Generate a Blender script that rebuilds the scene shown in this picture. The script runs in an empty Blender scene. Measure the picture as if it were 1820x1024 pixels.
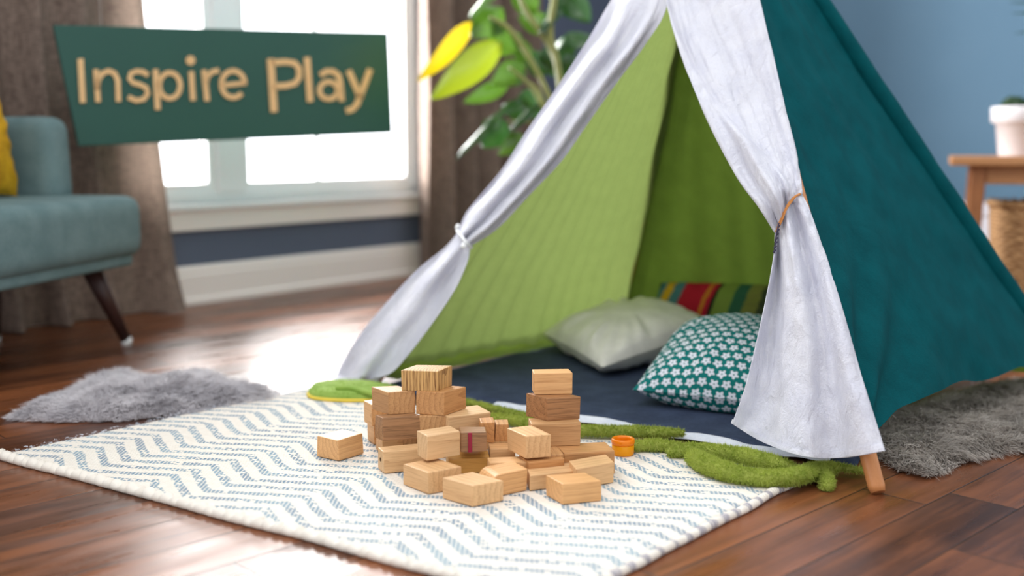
import bpy, bmesh, math, random
import numpy as np
from mathutils import Vector, Matrix, noise as mnoise
R_ = random.Random(7)
C = bpy.context.scene.collection
# ------------------------------------------------------------------ camera maths (frame 1820 x 1024)
F_PX, CAM_H = 1900.0, 0.55
PITCH = math.atan((512 - 255) / F_PX)
cP, sP = math.cos(PITCH), math.sin(PITCH)
CAM = Vector((0, 0, CAM_H))
def ray(x, y):
    a = (x - 910) / F_PX; b = (512 - y) / F_PX
    return Vector((a, cP + b * sP, -sP + b * cP))
def onz(x, y, z=0.0):
    d = ray(x, y); return CAM + d * ((z - CAM_H) / d.z)
def aty(x, y, Y):
    d = ray(x, y); return CAM + d * (Y / d.y)
def onplane(x, y, p0, n):
    d = ray(x, y); return CAM + d * ((p0 - CAM).dot(n) / d.dot(n))
def proj(p):
    z = p[2] - CAM_H
    f = p[1] * cP - z * sP; u = p[1] * sP + z * cP
    return (910 + F_PX * p[0] / f, 512 - F_PX * u / f)
def sstep(a, b, x):
    t = max(0.0, min(1.0, (x - a) / (b - a) if b != a else 0.0)); return t * t * (3 - 2 * t)
def nz(x, y, z=0.0): return mnoise.noise(Vector((x, y, z)))

# ------------------------------------------------------------------ object helpers
def tag(o, label, cat, group=None, kind=None):
    o['label'] = label; o['category'] = cat
    if group: o['group'] = group
    if kind: o['kind'] = kind
    return o
def thing(name, label, cat, loc, group=None):
    o = bpy.data.objects.new(name, None); C.objects.link(o); o.location = Vector(loc)
    o.empty_display_size = 0.05
    return tag(o, label, cat, group)
def struct_empty(name, loc):
    o = bpy.data.objects.new(name, None); C.objects.link(o); o.location = Vector(loc); o['kind'] = 'structure'
    return o
def world_loc(p):
    v = Vector((0, 0, 0))
    while p is not None: v = v + p.location; p = p.parent
    return v
def mk(name, V, Fc, mat, parent=None, smooth=True, uv=None, mats=None, midx=None):
    """one mesh object; V in world coordinates"""
    V = np.asarray([tuple(v) for v in V], dtype=np.float64)
    if parent is not None:
        base = np.array(world_loc(parent)); off = Vector((0, 0, 0))
        if parent.type == 'MESH': base = np.array(world_loc(parent))
    else:
        lo, hi = V.min(0), V.max(0)
        base = np.array([(lo[0] + hi[0]) / 2, (lo[1] + hi[1]) / 2, lo[2]]); off = Vector(base)
    me = bpy.data.meshes.new(name)
    me.from_pydata((V - base).tolist(), [], [tuple(f) for f in Fc])
    for m_ in (mats or [mat]): me.materials.append(m_)
    if smooth: me.polygons.foreach_set('use_smooth', [len(f) < 8 for f in Fc])
    if midx is not None: me.polygons.foreach_set('material_index', midx)
    if uv is not None:
        ul = me.uv_layers.new(name='UVMap')
        li = np.zeros(len(me.loops), dtype=np.int32); me.loops.foreach_get('vertex_index', li)
        ul.data.foreach_set('uv', np.asarray(uv, dtype=np.float32)[li].ravel())
    me.update()
    o = bpy.data.objects.new(name, me); C.objects.link(o); o.location = off
    if parent is not None: o.parent = parent
    return o
def kind_struct(o): o['kind'] = 'structure'; return o
class MB:
    def __init__(s): s.V = []; s.F = []; s.M = []
    def add(s, V, F, m=0):
        b = len(s.V); s.V += [Vector(v) for v in V]; s.F += [tuple(i + b for i in f) for f in F]; s.M += [m] * len(F)
        return s
    def build(s, name, mat, parent=None, smooth=False, mats=None):
        return mk(name, s.V, s.F, mat, parent, smooth, mats=mats, midx=s.M if mats else None)
BOXF = [(0, 3, 2, 1), (4, 5, 6, 7), (0, 1, 5, 4), (1, 2, 6, 5), (2, 3, 7, 6), (3, 0, 4, 7)]
def hexa(P8): return P8, BOXF
def bevbox(P8, r, seg=2):
    bm = bmesh.new(); vs = [bm.verts.new(p) for p in P8]
    for f in BOXF: bm.faces.new([vs[i] for i in f])
    bmesh.ops.recalc_face_normals(bm, faces=bm.faces)
    bmesh.ops.bevel(bm, geom=list(bm.edges), offset=r, segments=seg, profile=0.6, affect='EDGES', clamp_overlap=True)
    bm.verts.index_update()
    V = [v.co.copy() for v in bm.verts]; F = [tuple(v.index for v in f.verts) for f in bm.faces]; bm.free()
    return V, F
def obox(o, ex, ey, ez):
    """corner o, three edge vectors"""
    return [o, o + ex, o + ex + ey, o + ey, o + ez, o + ex + ez, o + ex + ey + ez, o + ey + ez]
def frame_of(d):
    d = d.normalized(); a = Vector((0, 0, 1)) if abs(d.z) < 0.9 else Vector((1, 0, 0))
    x = d.cross(a).normalized(); return x, d.cross(x).normalized()
def cr(P, t):
    """Catmull-Rom through list P (numbers/Vectors), t in 0..len-1"""
    n = len(P); i = min(int(t), n - 2); f = t - i
    p0 = P[max(i - 1, 0)]; p1 = P[i]; p2 = P[i + 1]; p3 = P[min(i + 2, n - 1)]
    return p1 * 1.0 + (p2 - p0) * (0.5 * f) + (p0 * 2 - p1 * 5 + p2 * 4 - p3) * (0.5 * f * f) + (p1 * 3 - p0 - p2 * 3 + p3) * (0.5 * f * f * f)
def tube(pts, rad, seg=10, n=None, flat=1.0, cap=True):
    pts = [Vector(p) for p in pts]
    rads = list(rad) if hasattr(rad, '__len__') else [rad] * len(pts)
    if n:
        L = len(pts) - 1
        q = [cr(pts, L * k / n) for k in range(n + 1)]; rads = [cr(rads, L * k / n) for k in range(n + 1)]; pts = q
    V, F = [], []
    X = None
    for i, p in enumerate(pts):
        d = (pts[min(i + 1, len(pts) - 1)] - pts[max(i - 1, 0)]).normalized()
        if X is None: X, Y = frame_of(d)
        else:
            X = (X - d * X.dot(d)).normalized(); Y = d.cross(X)
        for k in range(seg):
            a = 2 * math.pi * k / seg
            w = X * math.cos(a) + Y * math.sin(a)
            w = Vector((w.x, w.y, w.z * flat))
            V.append(p + w * rads[i])
    for i in range(len(pts) - 1):
        for k in range(seg):
            a, b = i * seg + k, i * seg + (k + 1) % seg
            F.append((a, b, b + seg, a + seg))
    if cap:
        F.append(tuple(range(seg - 1, -1, -1))); F.append(tuple((len(pts) - 1) * seg + k for k in range(seg)))
    return V, F
def lathe(prof, c, seg=32):
    V, F = [], []
    for r, z in prof:
        for k in range(seg):
            a = 2 * math.pi * k / seg; V.append(Vector((c[0] + r * math.cos(a), c[1] + r * math.sin(a), c[2] + z)))
    for i in range(len(prof) - 1):
        for k in range(seg):
            a, b = i * seg + k, i * seg + (k + 1) % seg
            F.append((a, b, b + seg, a + seg))
    return V, F
def grid(nu, nv, fn, wrap=False):
    V = [fn(u / nu, v / nv) for v in range(nv + 1) for u in range(nu + 1)]
    F = []
    for v in range(nv):
        for u in range(nu):
            a = v * (nu + 1) + u
            F.append((a, a + 1, a + nu + 2, a + nu + 1))
    return V, F
def strands(P, D, L, W, bend):
    """blades: roots P, directions D, lengths L, half widths W, bend vectors (n,3)"""
    n = len(P)
    side = np.cross(D, np.random.RandomState(3).normal(size=(n, 3))); side /= np.linalg.norm(side, axis=1)[:, None] + 1e-9
    s = side * W[:, None]
    mid = P + D * (L * .5)[:, None] + bend * (L * .22)[:, None]
    tip = P + D * L[:, None] + bend * (L * .8)[:, None]
    V = np.stack([P - s, P + s, mid + s * .8, mid - s * .8, tip], 1).reshape(-1, 3)
    b = np.arange(n)[:, None] * 5
    return V, [tuple(r) for r in (b + np.array([[0, 1, 2, 3]])).tolist()] + [tuple(r) for r in (b + np.array([[3, 2, 4]])).tolist()]

# ------------------------------------------------------------------ material helpers
def lin(r, g, b):
    f = lambda c: (c / 255 / 12.92) if c / 255 <= 0.04045 else ((c / 255 + 0.055) / 1.055) ** 2.4
    return (f(r), f(g), f(b), 1.0)
class M:
    def __init__(s, name, rough=0.6, spec=0.5, col=None):
        s.m = bpy.data.materials.new(name); s.m.use_nodes = True
        s.t = s.m.node_tree; s.b = s.t.nodes['Principled BSDF']; s.out = s.t.nodes['Material Output']
        s.b.inputs['Roughness'].default_value = rough; s.b.inputs['Specular IOR Level'].default_value = spec
        if col: s.b.inputs['Base Color'].default_value = col
        s._tc = None
    def N(s, typ, **kw):
        n = s.t.nodes.new(typ)
        for k, v in kw.items(): setattr(n, k, v)
        return n
    def L(s, a, b): s.t.links.new(a, b)
    def put(s, sock, v):
        if isinstance(v, bpy.types.NodeSocket): s.L(v, sock)
        else: sock.default_value = v
    def tc(s, which='Object'):
        if s._tc is None: s._tc = s.N('ShaderNodeTexCoord')
        return s._tc.outputs[which]
    def ma(s, op, a, b=0.0, c=None):
        n = s.N('ShaderNodeMath', operation=op); s.put(n.inputs[0], a); s.put(n.inputs[1], b)
        if c is not None: s.put(n.inputs[2], c)
        return n.outputs[0]
    def sep(s, v):
        n = s.N('ShaderNodeSeparateXYZ'); s.put(n.inputs[0], v); return n.outputs
    def com(s, x, y, z=0.0):
        n = s.N('ShaderNodeCombineXYZ'); s.put(n.inputs[0], x); s.put(n.inputs[1], y); s.put(n.inputs[2], z); return n.outputs[0]
    def mapv(s, v, scale=(1, 1, 1), loc=(0, 0, 0), rot=(0, 0, 0)):
        n = s.N('ShaderNodeMapping'); s.put(n.inputs[0], v); n.inputs[1].default_value = loc; n.inputs[2].default_value = rot; n.inputs[3].default_value = scale; return n.outputs[0]
    def noise(s, v, scale, detail=3, rough=.55, dist=0.0):
        n = s.N('ShaderNodeTexNoise'); s.put(n.inputs['Vector'], v); s.put(n.inputs['Scale'], scale); n.inputs['Detail'].default_value = detail
        n.inputs['Roughness'].default_value = rough; n.inputs['Distortion'].default_value = dist; return n.outputs[0]
    def mix(s, f, a, b, mode='MIX'):
        n = s.N('ShaderNodeMix', data_type='RGBA', blend_type=mode)
        s.put(n.inputs[0], f); s.put(n.inputs[6], a); s.put(n.inputs[7], b); return n.outputs[2]
    def rng(s, v, a, b, c, d, smooth=True):
        n = s.N('ShaderNodeMapRange', interpolation_type='SMOOTHSTEP' if smooth else 'LINEAR')
        s.put(n.inputs[0], v)
        for i, x in enumerate((a, b, c, d)): s.put(n.inputs[1 + i], x)
        return n.outputs[0]
    def color(s, c): s.put(s.b.inputs['Base Color'], c); return s
    def bump(s, h, strength=.3, dist=.002):
        n = s.N('ShaderNodeBump'); n.inputs['Strength'].default_value = strength; n.inputs['Distance'].default_value = dist
        s.put(n.inputs['Height'], h); s.L(n.outputs[0], s.b.inputs['Normal']); return s
    def translucent(s, colr, fac):
        tr = s.N('ShaderNodeBsdfTranslucent'); s.put(tr.inputs[0], colr)
        mx = s.N('ShaderNodeMixShader'); mx.inputs[0].default_value = fac
        s.L(s.b.outputs[0], mx.inputs[1]); s.L(tr.outputs[0], mx.inputs[2]); s.L(mx.outputs[0], s.out.inputs[0]); return s
def fabric(name, c1, c2=None, weave=900, var=18, rough=.85, bump=.25, crinkle=0, trans=None, sheen=0, bdist=.002, spec=.25):
    s = M(name, rough, spec)
    o = s.tc(); c2 = c2 or tuple(x * .85 for x in c1[:3]) + (1,)
    big = s.noise(o, var, 4)
    fine = s.noise(s.mapv(o, (1, 1, .25)), weave, 2)
    fine2 = s.noise(s.mapv(o, (.25, .25, 1)), weave, 2)
    w = s.ma('ADD', s.ma('MULTIPLY', fine, .5), s.ma('MULTIPLY', fine2, .5))
    f = s.rng(s.ma('ADD', s.ma('MULTIPLY', big, .5), s.ma('MULTIPLY', w, .5)), .35, .65, 0, 1)
    col = s.mix(f, c2, c1); s.color(col)
    h = w
    if crinkle:
        ck = s.noise(s.mapv(o, (1, 1, .45)), crinkle, 5, .6, .6)
        h = s.ma('ADD', s.ma('MULTIPLY', w, .15), ck)
    s.bump(h, bump, bdist)
    if sheen: s.b.inputs['Sheen Weight'].default_value = sheen
    if trans: s.translucent(trans[0], trans[1])
    return s.m

MT = {}
MT['white_cloth'] = fabric('white_cotton', lin(240, 240, 246), lin(226, 227, 238), weave=700, crinkle=30, bump=.9, bdist=.012, trans=(lin(235, 236, 246), .25))
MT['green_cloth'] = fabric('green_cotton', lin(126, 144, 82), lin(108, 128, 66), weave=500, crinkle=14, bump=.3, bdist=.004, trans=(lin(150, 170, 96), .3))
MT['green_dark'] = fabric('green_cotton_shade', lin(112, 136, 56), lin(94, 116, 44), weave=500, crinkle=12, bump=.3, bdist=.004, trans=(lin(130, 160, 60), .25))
MT['teal_cloth'] = fabric('teal_cotton', lin(0, 80, 86), lin(0, 68, 74), weave=700, crinkle=9, bump=.6, bdist=.012, rough=.8, spec=.08)
MT['navy'] = fabric('navy_mat_cloth', lin(62, 74, 98), lin(46, 56, 78), weave=400, crinkle=30, bump=.3)
MT['chair'] = fabric('chair_weave', lin(110, 132, 133), lin(92, 116, 118), weave=500, bump=.3)
MT['mustard'] = fabric('mustard_cloth', lin(214, 168, 30), lin(176, 130, 20), weave=300, crinkle=20, bump=.4)
MT['pillow_white'] = fabric('cream_cotton', lin(232, 230, 222), lin(214, 212, 204), weave=600, bump=.25)
MT['white_paint'] = M('white_trim_paint', .4, .5, lin(236, 226, 220)).m
MT['frame_paint'] = M('window_frame_paint', .4, .5, lin(235, 235, 236)).m
MT['cord'] = M('white_cord', .7, .3, lin(238, 240, 240)).m
MT['line'] = M('clear_hanging_line', .3, .5, lin(215, 215, 215)).m

def wall_mat(name, c1, c2):
    s = M(name, .75, .3); f = s.noise(s.tc(), 2.2, 4); s.color(s.mix(f, c1, c2)); s.bump(s.noise(s.tc(), 260, 2), .12, .001); return s.m
MT['wall_slate'] = wall_mat('slate_wall_tone', lin(98, 106, 124), lin(84, 92, 110))  # window wall in a darker, greyer tone than the right wall
MT['wall_blue'] = wall_mat('blue_wall_paint', lin(108, 140, 164), lin(96, 130, 155))

def wood(name, light, dark, ringscale=60, rough=.45, objrand=True, axis=0, contrast=1.0, fib=1.0, spec=.35):
    s = M(name, rough, spec)
    o = s.tc(); x, y, z = s.sep(o)
    rnd = s.N('ShaderNodeObjectInfo').outputs['Random']
    v = (x, y, z); a = v[axis]; b, c = [v[i] for i in range(3) if i != axis]
    offs = s.ma('MULTIPLY', rnd, 3.7) if objrand else 0.3
    warp = s.noise(s.com(s.ma('MULTIPLY', a, 4.), s.ma('ADD', s.ma('MULTIPLY', b, 14.), offs), s.ma('MULTIPLY', c, 14.)), 1.0, 3)
    bb = s.ma('ADD', b, s.ma('ADD', s.ma('MULTIPLY', rnd, .08) if objrand else .05, .02)); cc = s.ma('ADD', c, s.ma('SUBTRACT', s.ma('MULTIPLY', rnd, .05), .04) if objrand else .03)
    r = s.ma('SQRT', s.ma('ADD', s.ma('MULTIPLY', bb, bb), s.ma('MULTIPLY', cc, cc)))
    rings = s.ma('FRACT', s.ma('ADD', s.ma('MULTIPLY', r, ringscale * 1.5), s.ma('ADD', s.ma('MULTIPLY', warp, 2.6), offs)))
    ring = s.rng(rings, 0, 1, 0, 1, False); ring = s.ma('POWER', ring, 2.2)
    fibre = s.noise(s.com(s.ma('MULTIPLY', a, 22.), s.ma('MULTIPLY', b, 420.), s.ma('MULTIPLY', c, 420.)), 1.0, 3, .6)
    fb = s.rng(fibre, .42, .72, 0, 1)
    f = s.ma('ADD', s.ma('MULTIPLY', ring, .36 * contrast), s.ma('MULTIPLY', fb, .34 * fib), )
    f = s.ma('MINIMUM', s.ma('ADD', f, s.ma('MULTIPLY', s.noise(o, 18, 3), .15)), 1.0)
    col = s.mix(f, light, dark)
    if objrand:
        tint = s.mix(rnd, lin(255, 236, 208), lin(255, 255, 250)); col = s.mix(1.0, col, tint, 'MULTIPLY')
    s.color(col); s.bump(s.ma('ADD', fibre, s.ma('MULTIPLY', ring, .4)), .25, .0008)
    return s.m
MT['block'] = wood('beech_block_wood', lin(226, 188, 144), lin(176, 130, 88), 70)
MT['block_tan'] = wood('tan_block_wood', lin(204, 160, 114), lin(146, 102, 66), 80, contrast=1.1)
MT['block_grain'] = wood('coarse_grained_block_wood', lin(220, 180, 122), lin(112, 70, 34), 120, contrast=1.5, fib=1.7, axis=2)
MT['block_grey'] = wood('weathered_block_wood', lin(174, 134, 100), lin(106, 78, 56), 60, contrast=.9, fib=1.5)
MT['block_yellow'] = wood('honey_block_wood', lin(214, 166, 92), lin(166, 116, 54), 50, contrast=.7)
MT['pole'] = wood('pole_wood', lin(206, 140, 88), lin(178, 112, 62), 20, .35, False, 2, .4, .5)
MT['table'] = wood('table_oak', lin(196, 142, 96), lin(140, 92, 56), 30, .45, False, 0, .8)
MT['table_dark'] = wood('table_leg_oak', lin(164, 108, 68), lin(112, 70, 42), 30, .5, False, 2, .8)
MT['chair_leg'] = wood('dark_walnut', lin(62, 38, 34), lin(40, 24, 22), 30, .35, False, 2, .7)
MT['ferrule'] = M('pale_leg_tip', .3, .5, lin(222, 222, 222)).m

# floor planks
def floor_mat():
    s = M('dark_hardwood_planks', .3, .5)
    p = s.mapv(s.tc(), rot=(0, 0, -math.radians(90 - 46.5)))
    x, y, z = s.sep(p)
    w = .105
    yy = s.ma('DIVIDE', y, w); idx = s.ma('FLOOR', yy); fy = s.ma('FRACT', yy)
    wn = s.N('ShaderNodeTexWhiteNoise', noise_dimensions='1D'); s.L(idx, wn.inputs['W']); rp = wn.outputs[0]
    xx = s.ma('ADD', s.ma('DIVIDE', x, .95), s.ma('MULTIPLY', rp, 7.3)); ix = s.ma('FLOOR', xx); fx = s.ma('FRACT', xx)
    wn2 = s.N('ShaderNodeTexWhiteNoise', noise_dimensions='2D'); s.L(s.com(idx, ix), wn2.inputs['Vector']); rb = wn2.outputs[0]
    g = s.noise(s.com(s.ma('MULTIPLY', x, 3.), s.ma('MULTIPLY', y, 38.), s.ma('MULTIPLY', rb, 20.)), 1.0, 5, .6, .4)
    blot = s.noise(s.com(x, y, rb), 7, 4, .6)
    f = s.ma('ADD', s.ma('MULTIPLY', g, .6), s.ma('ADD', s.ma('MULTIPLY', rb, .28), s.ma('MULTIPLY', blot, .25)))
    col = s.mix(s.rng(f, .32, .8, 0, 1), lin(62, 33, 19), lin(136, 80, 46))
    e1 = s.ma('MINIMUM', fy, s.ma('SUBTRACT', 1.0, fy)); seam = s.rng(e1, .0, .02, 0, 1)
    e2 = s.ma('MINIMUM', fx, s.ma('SUBTRACT', 1.0, fx)); seam2 = s.rng(e2, .0, .0025, 0, 1)
    sm = s.ma('MULTIPLY', seam, seam2)
    s.color(s.mix(sm, lin(26, 14, 9), col))
    s.put(s.b.inputs['Roughness'], s.rng(s.noise(s.com(s.ma('MULTIPLY', x, 2.), s.ma('MULTIPLY', y, 12.), 0), 2.0, 4), .3, .7, .24, .42))
    s.bump(s.ma('ADD', s.ma('MULTIPLY', sm, 1.0), s.ma('MULTIPLY', g, .12)), .35, .0015)
    return s.m
MT['floor'] = floor_mat()

def rug_mat(border=False):
    s = M('woven_zigzag_wool' if not border else 'rolled_hem_wool', .95, .15)
    u, v, _ = s.sep(s.tc('UV'))
    wob = s.noise(s.com(u, v), 22, 2); v2 = s.ma('ADD', v, s.ma('MULTIPLY', s.ma('SUBTRACT', wob, .5), .012))
    P = .25
    fu = s.ma('FRACT', s.ma('DIVIDE', s.ma('ADD', u, .04), P))
    tri = s.ma('MINIMUM', s.ma('DIVIDE', fu, .56), s.ma('DIVIDE', s.ma('SUBTRACT', 1.0, fu), .44))
    f = s.ma('SUBTRACT', v2, s.ma('MULTIPLY', tri, .062))
    per = .0375
    t = s.ma('DIVIDE', f, per); fr = s.ma('FRACT', t); idx = s.ma('FLOOR', t)
    inband = s.ma('MULTIPLY', s.rng(fr, .20, .30, 0, 1), s.rng(fr, .64, .74, 1, 0))
    # woven flecks: a small checker of stitches in each stripe
    st = .0052
    row = s.ma('FLOOR', s.ma('DIVIDE', v, st)); cu = s.ma('ADD', s.ma('DIVIDE', u, st * 1.5), s.ma('MULTIPLY', s.ma('MODULO', row, 2.0), .5))
    cell = s.ma('FRACT', cu); cv = s.ma('FRACT', s.ma('DIVIDE', v, st))
    wn = s.N('ShaderNodeTexWhiteNoise', noise_dimensions='2D'); s.L(s.com(row, s.ma('FLOOR', cu)), wn.inputs['Vector'])
    dash = s.ma('MULTIPLY', s.ma('LESS_THAN', s.ma('ABSOLUTE', s.ma('SUBTRACT', cell, .5)), .36), s.ma('LESS_THAN', s.ma('ABSOLUTE', s.ma('SUBTRACT', cv, .5)), .40))
    keep = s.ma('LESS_THAN', wn.outputs[0], .86)
    fleck = s.ma('MULTIPLY', s.ma('MULTIPLY', dash, keep), inband)
    cream = s.mix(s.noise(s.com(u, v), 90, 3), lin(243, 238, 228), lin(226, 216, 202))
    pale = s.rng(s.noise(s.com(u, v), 9, 2), .35, .65, 0, 1)
    blue = s.mix(pale, lin(56, 108, 142), lin(96, 144, 168))
    if border:
        blue = lin(150, 146, 158)
        fleck = s.ma('MULTIPLY', s.ma('LESS_THAN', s.ma('FRACT', s.ma('DIVIDE', v, .034)), .42), s.rng(s.noise(s.com(u, v), 240, 2), .35, .55, .2, 1))
        fleck = s.ma('MULTIPLY', fleck, s.ma('GREATER_THAN', u, 1.02))
    s.color(s.mix(s.ma('MULTIPLY', fleck, .9), cream, blue))
    h = s.ma('ADD', s.ma('MULTIPLY', s.ma('SINE', s.ma('MULTIPLY', v, 2 * math.pi / st)), .35), s.noise(s.com(u, v), 160, 3))
    s.bump(h, .55, .003)
    return s.m
MT['rug'] = rug_mat(); MT['rug_hem'] = rug_mat(True)

def flower_mat():
    s = M('teal_flower_print_cotton', .85, .2)
    u, v, _ = s.sep(s.tc('UV'))
    k = .0245
    vv = s.ma('DIVIDE', v, k * .9); row = s.ma('FLOOR', vv)
    uu = s.ma('ADD', s.ma('DIVIDE', u, k), s.ma('MULTIPLY', s.ma('FLOORED_MODULO', row, 2.0), .5))
    x = s.ma('SUBTRACT', s.ma('FRACT', uu), .5); y = s.ma('SUBTRACT', s.ma('FRACT', vv), .5)
    r = s.ma('SQRT', s.ma('ADD', s.ma('MULTIPLY', x, x), s.ma('MULTIPLY', y, y)))
    th = s.ma('ARCTAN2', y, x)
    rad = s.ma('ADD', .35, s.ma('MULTIPLY', s.ma('COSINE', s.ma('ADD', s.ma('MULTIPLY', th, 5.0), 1.57)), .085))
    pet = s.rng(s.ma('SUBTRACT', r, rad), -.03, .03, 1, 0)
    hole = s.rng(r, .05, .09, 0, 1)
    s.color(s.mix(s.ma('MULTIPLY', pet, hole), lin(18, 116, 112), lin(226, 230, 238)))
    s.bump(s.noise(s.com(u, v), 700, 2), .3, .001)
    return s.m
MT['flower'] = flower_mat()

def stripes_mat():
    s = M('multicolour_striped_cloth', .85, .2)
    u, v, _ = s.sep(s.tc('UV'))
    q = s.ma('ADD', s.ma('DIVIDE', u, .40), s.ma('MULTIPLY', s.ma('DIVIDE', v, .40), -.22))
    q = s.ma('ADD', q, s.ma('MULTIPLY', s.ma('SUBTRACT', s.noise(s.com(u, v), 14, 2), .5), .05)); q = s.ma('ADD', q, .1)
    cr_ = s.N('ShaderNodeValToRGB'); cr_.color_ramp.interpolation = 'CONSTANT'; s.L(q, cr_.inputs[0])
    cols = [(0, (40, 60, 60)), (.06, (70, 112, 128)), (.12, (206, 158, 40)), (.2, (74, 118, 134)), (.3, (178, 26, 52)), (.5, (196, 120, 40)), (.53, (178, 26, 52)), (.57, (30, 34, 26)), (.6, (120, 140, 62)), (.72, (46, 92, 70)), (.82, (120, 124, 60)), (.92, (60, 70, 44))]
    e = cr_.color_ramp.elements
    e[0].position = 0; e[0].color = lin(*cols[0][1]); e[1].position = cols[1][0]; e[1].color = lin(*cols[1][1])
    for p_, c_ in cols[2:]:
        k = e.new(p_); k.color = lin(*c_)
    s.color(cr_.outputs[0]); s.bump(s.noise(s.com(u, v), 500, 2), .3, .001)
    return s.m
MT['stripes'] = stripes_mat()

def curtain_mat():
    s = M('slub_linen_curtain', .9, .2)
    o = s.tc()
    a = s.noise(s.mapv(o, (1, 1, .18)), 160, 3); b = s.noise(s.mapv(o, (.3, .3, 1.6)), 130, 3)
    f = s.rng(s.ma('ADD', s.ma('MULTIPLY', a, .5), s.ma('MULTIPLY', b, .5)), .36, .64, 0, 1)
    s.color(s.mix(f, lin(104, 88, 80), lin(150, 132, 120))); s.bump(f, .3, .002)
    s.translucent(lin(150, 130, 116), .15)
    return s.m
MT['curtain'] = curtain_mat()
def fur_mat(name, c1, c2, c3, scale=9):
    s = M(name, .8, .2)
    o = s.tc()
    f = s.rng(s.noise(o, scale, 4), .35, .65, 0, 1); g = s.noise(o, 140, 2)
    s.color(s.mix(s.rng(g, .3, .7, 0, .75), s.mix(f, c1, c2), c3)); s.translucent(c1, .3); return s.m
MT['fur_light'] = fur_mat('pale_grey_wool_fur', lin(246, 243, 244), lin(182, 179, 184), lin(222, 219, 222))
MT['fur_grey'] = fur_mat('grey_shag_fur', lin(222, 214, 206), lin(178, 171, 164), lin(152, 146, 141), 14)
MT['fuzz'] = fur_mat('green_chenille', lin(176, 190, 84), lin(136, 156, 56), lin(196, 204, 110), 25)
MT['fuzz_light'] = fur_mat('light_green_terry', lin(176, 204, 104), lin(150, 184, 84), lin(166, 196, 96), 25)
def leaf_mat(name, c1, c2, t=.35):
    s = M(name, .22, .6); s.color(s.mix(s.noise(s.tc(), 14, 3), c1, c2)); s.translucent(c1, t); return s.m
MT['leaf'] = leaf_mat('dark_leaf', lin(44, 84, 34), lin(30, 62, 28), .2)
MT['leaf_mid'] = leaf_mat('mid_leaf', lin(84, 122, 38), lin(58, 96, 30), .18)
MT['leaf_lime'] = leaf_mat('lime_leaf', lin(140, 156, 30), lin(122, 146, 28), .25)
MT['leaf_yellow'] = leaf_mat('yellow_leaf', lin(190, 166, 18), lin(176, 152, 12), .3)
MT['stem'] = M('pale_plant_stem', .5, .4, lin(146, 150, 92)).m
MT['soil'] = M('dark_soil', .95, .2, lin(52, 40, 32)).m
MT['pot_white'] = M('white_glazed_pot', .3, .5, lin(236, 232, 236)).m
MT['pot_grey'] = M('grey_pot', .6, .4, lin(120, 116, 112)).m
MT['sign'] = None
s = M('dark_green_board', .45, .4); s.color(s.mix(s.noise(s.tc(), 5, 3), lin(36, 84, 74), lin(32, 76, 68))); MT['sign'] = s.m
s = M('raw_wood_letter', .6, .3); s.color(s.mix(s.noise(s.tc(), 40, 3), lin(232, 196, 146), lin(214, 172, 120))); MT['letter'] = s.m
s = M('orange_plastic', .25, .5, lin(255, 150, 20)); s.translucent(lin(255, 160, 20), .3); MT['orange'] = s.m
s = M('amber_plastic', .25, .5, lin(255, 186, 20)); s.translucent(lin(255, 200, 30), .45); MT['amber'] = s.m
MT['red_paint'] = M('dark_red_paint', .6, .3, lin(150, 40, 62)).m
MT['hole'] = M('hole_shade', .9, .1, lin(70, 44, 26)).m
MT['leather'] = M('tan_cord', .6, .3, lin(196, 130, 70)).m
MT['leather_dark'] = M('dark_cord', .6, .3, lin(64, 60, 82)).m
MT['white_box'] = M('white_storage_paint', .5, .4, lin(236, 236, 246)).m
MT['yellow_trim'] = M('yellow_rim_cloth', .8, .2, lin(226, 200, 80)).m
MT['white_bind'] = fabric('white_binding_cloth', lin(230, 234, 240), lin(206, 214, 226), weave=500)
def wicker_mat():
    s = M('woven_wicker', .6, .3); o = s.tc(); u, v, _ = s.sep(s.tc('UV'))
    f = s.noise(s.com(s.ma('MULTIPLY', u, 30.), s.ma('MULTIPLY', v, 160.)), 1.0, 3)
    s.color(s.mix(s.rng(f, .3, .7, 0, 1), lin(122, 84, 52), lin(206, 164, 116))); return s.m
MT['wicker'] = wicker_mat()
MT['dark'] = M('basket_shade', .9, .1, lin(24, 20, 18)).m
s = M('window_glass', 0.02, .5)
tr = s.N('ShaderNodeBsdfTransparent'); gl = s.N('ShaderNodeBsdfGlossy'); gl.inputs['Roughness'].default_value = .02
fr = s.N('ShaderNodeFresnel'); fr.inputs[0].default_value = 1.25
mx = s.N('ShaderNodeMixShader'); s.L(fr.outputs[0], mx.inputs[0]); s.L(tr.outputs[0], mx.inputs[1]); s.L(gl.outputs[0], mx.inputs[2]); s.L(mx.outputs[0], s.out.inputs[0])
MT['glass'] = s.m

# ================================================================== THE ROOM
W0 = onz(715, 490); WD = Vector((.629, .777, 0)).normalized(); WN = Vector((WD.y, -WD.x, 0))
UP = Vector((0, 0, 1))
def wp(a, h, o=0.0): return Vector((W0.x, W0.y, 0)) + WD * a + WN * o + UP * h
A_COR = 1.62
def wbox(mb, a0, a1, h0, h1, o0, o1, m=0): mb.add(*hexa([wp(a0, h0, o0), wp(a1, h0, o0), wp(a1, h0, o1), wp(a0, h0, o1), wp(a0, h1, o0), wp(a1, h1, o0), wp(a1, h1, o1), wp(a0, h1, o1)]), m)
fl = mk('floor', [(-3.2, -.6, 0), (4.2, -.6, 0), (4.2, 6.4, 0), (-3.2, 6.4, 0), (-3.2, -.6, -.05), (4.2, -.6, -.05), (4.2, 6.4, -.05), (-3.2, 6.4, -.05)], [(0, 1, 2, 3), (7, 6, 5, 4), (0, 4, 5, 1), (1, 5, 6, 2), (2, 6, 7, 3), (3, 7, 4, 0)], MT['floor'], smooth=False)
kind_struct(fl)
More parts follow.
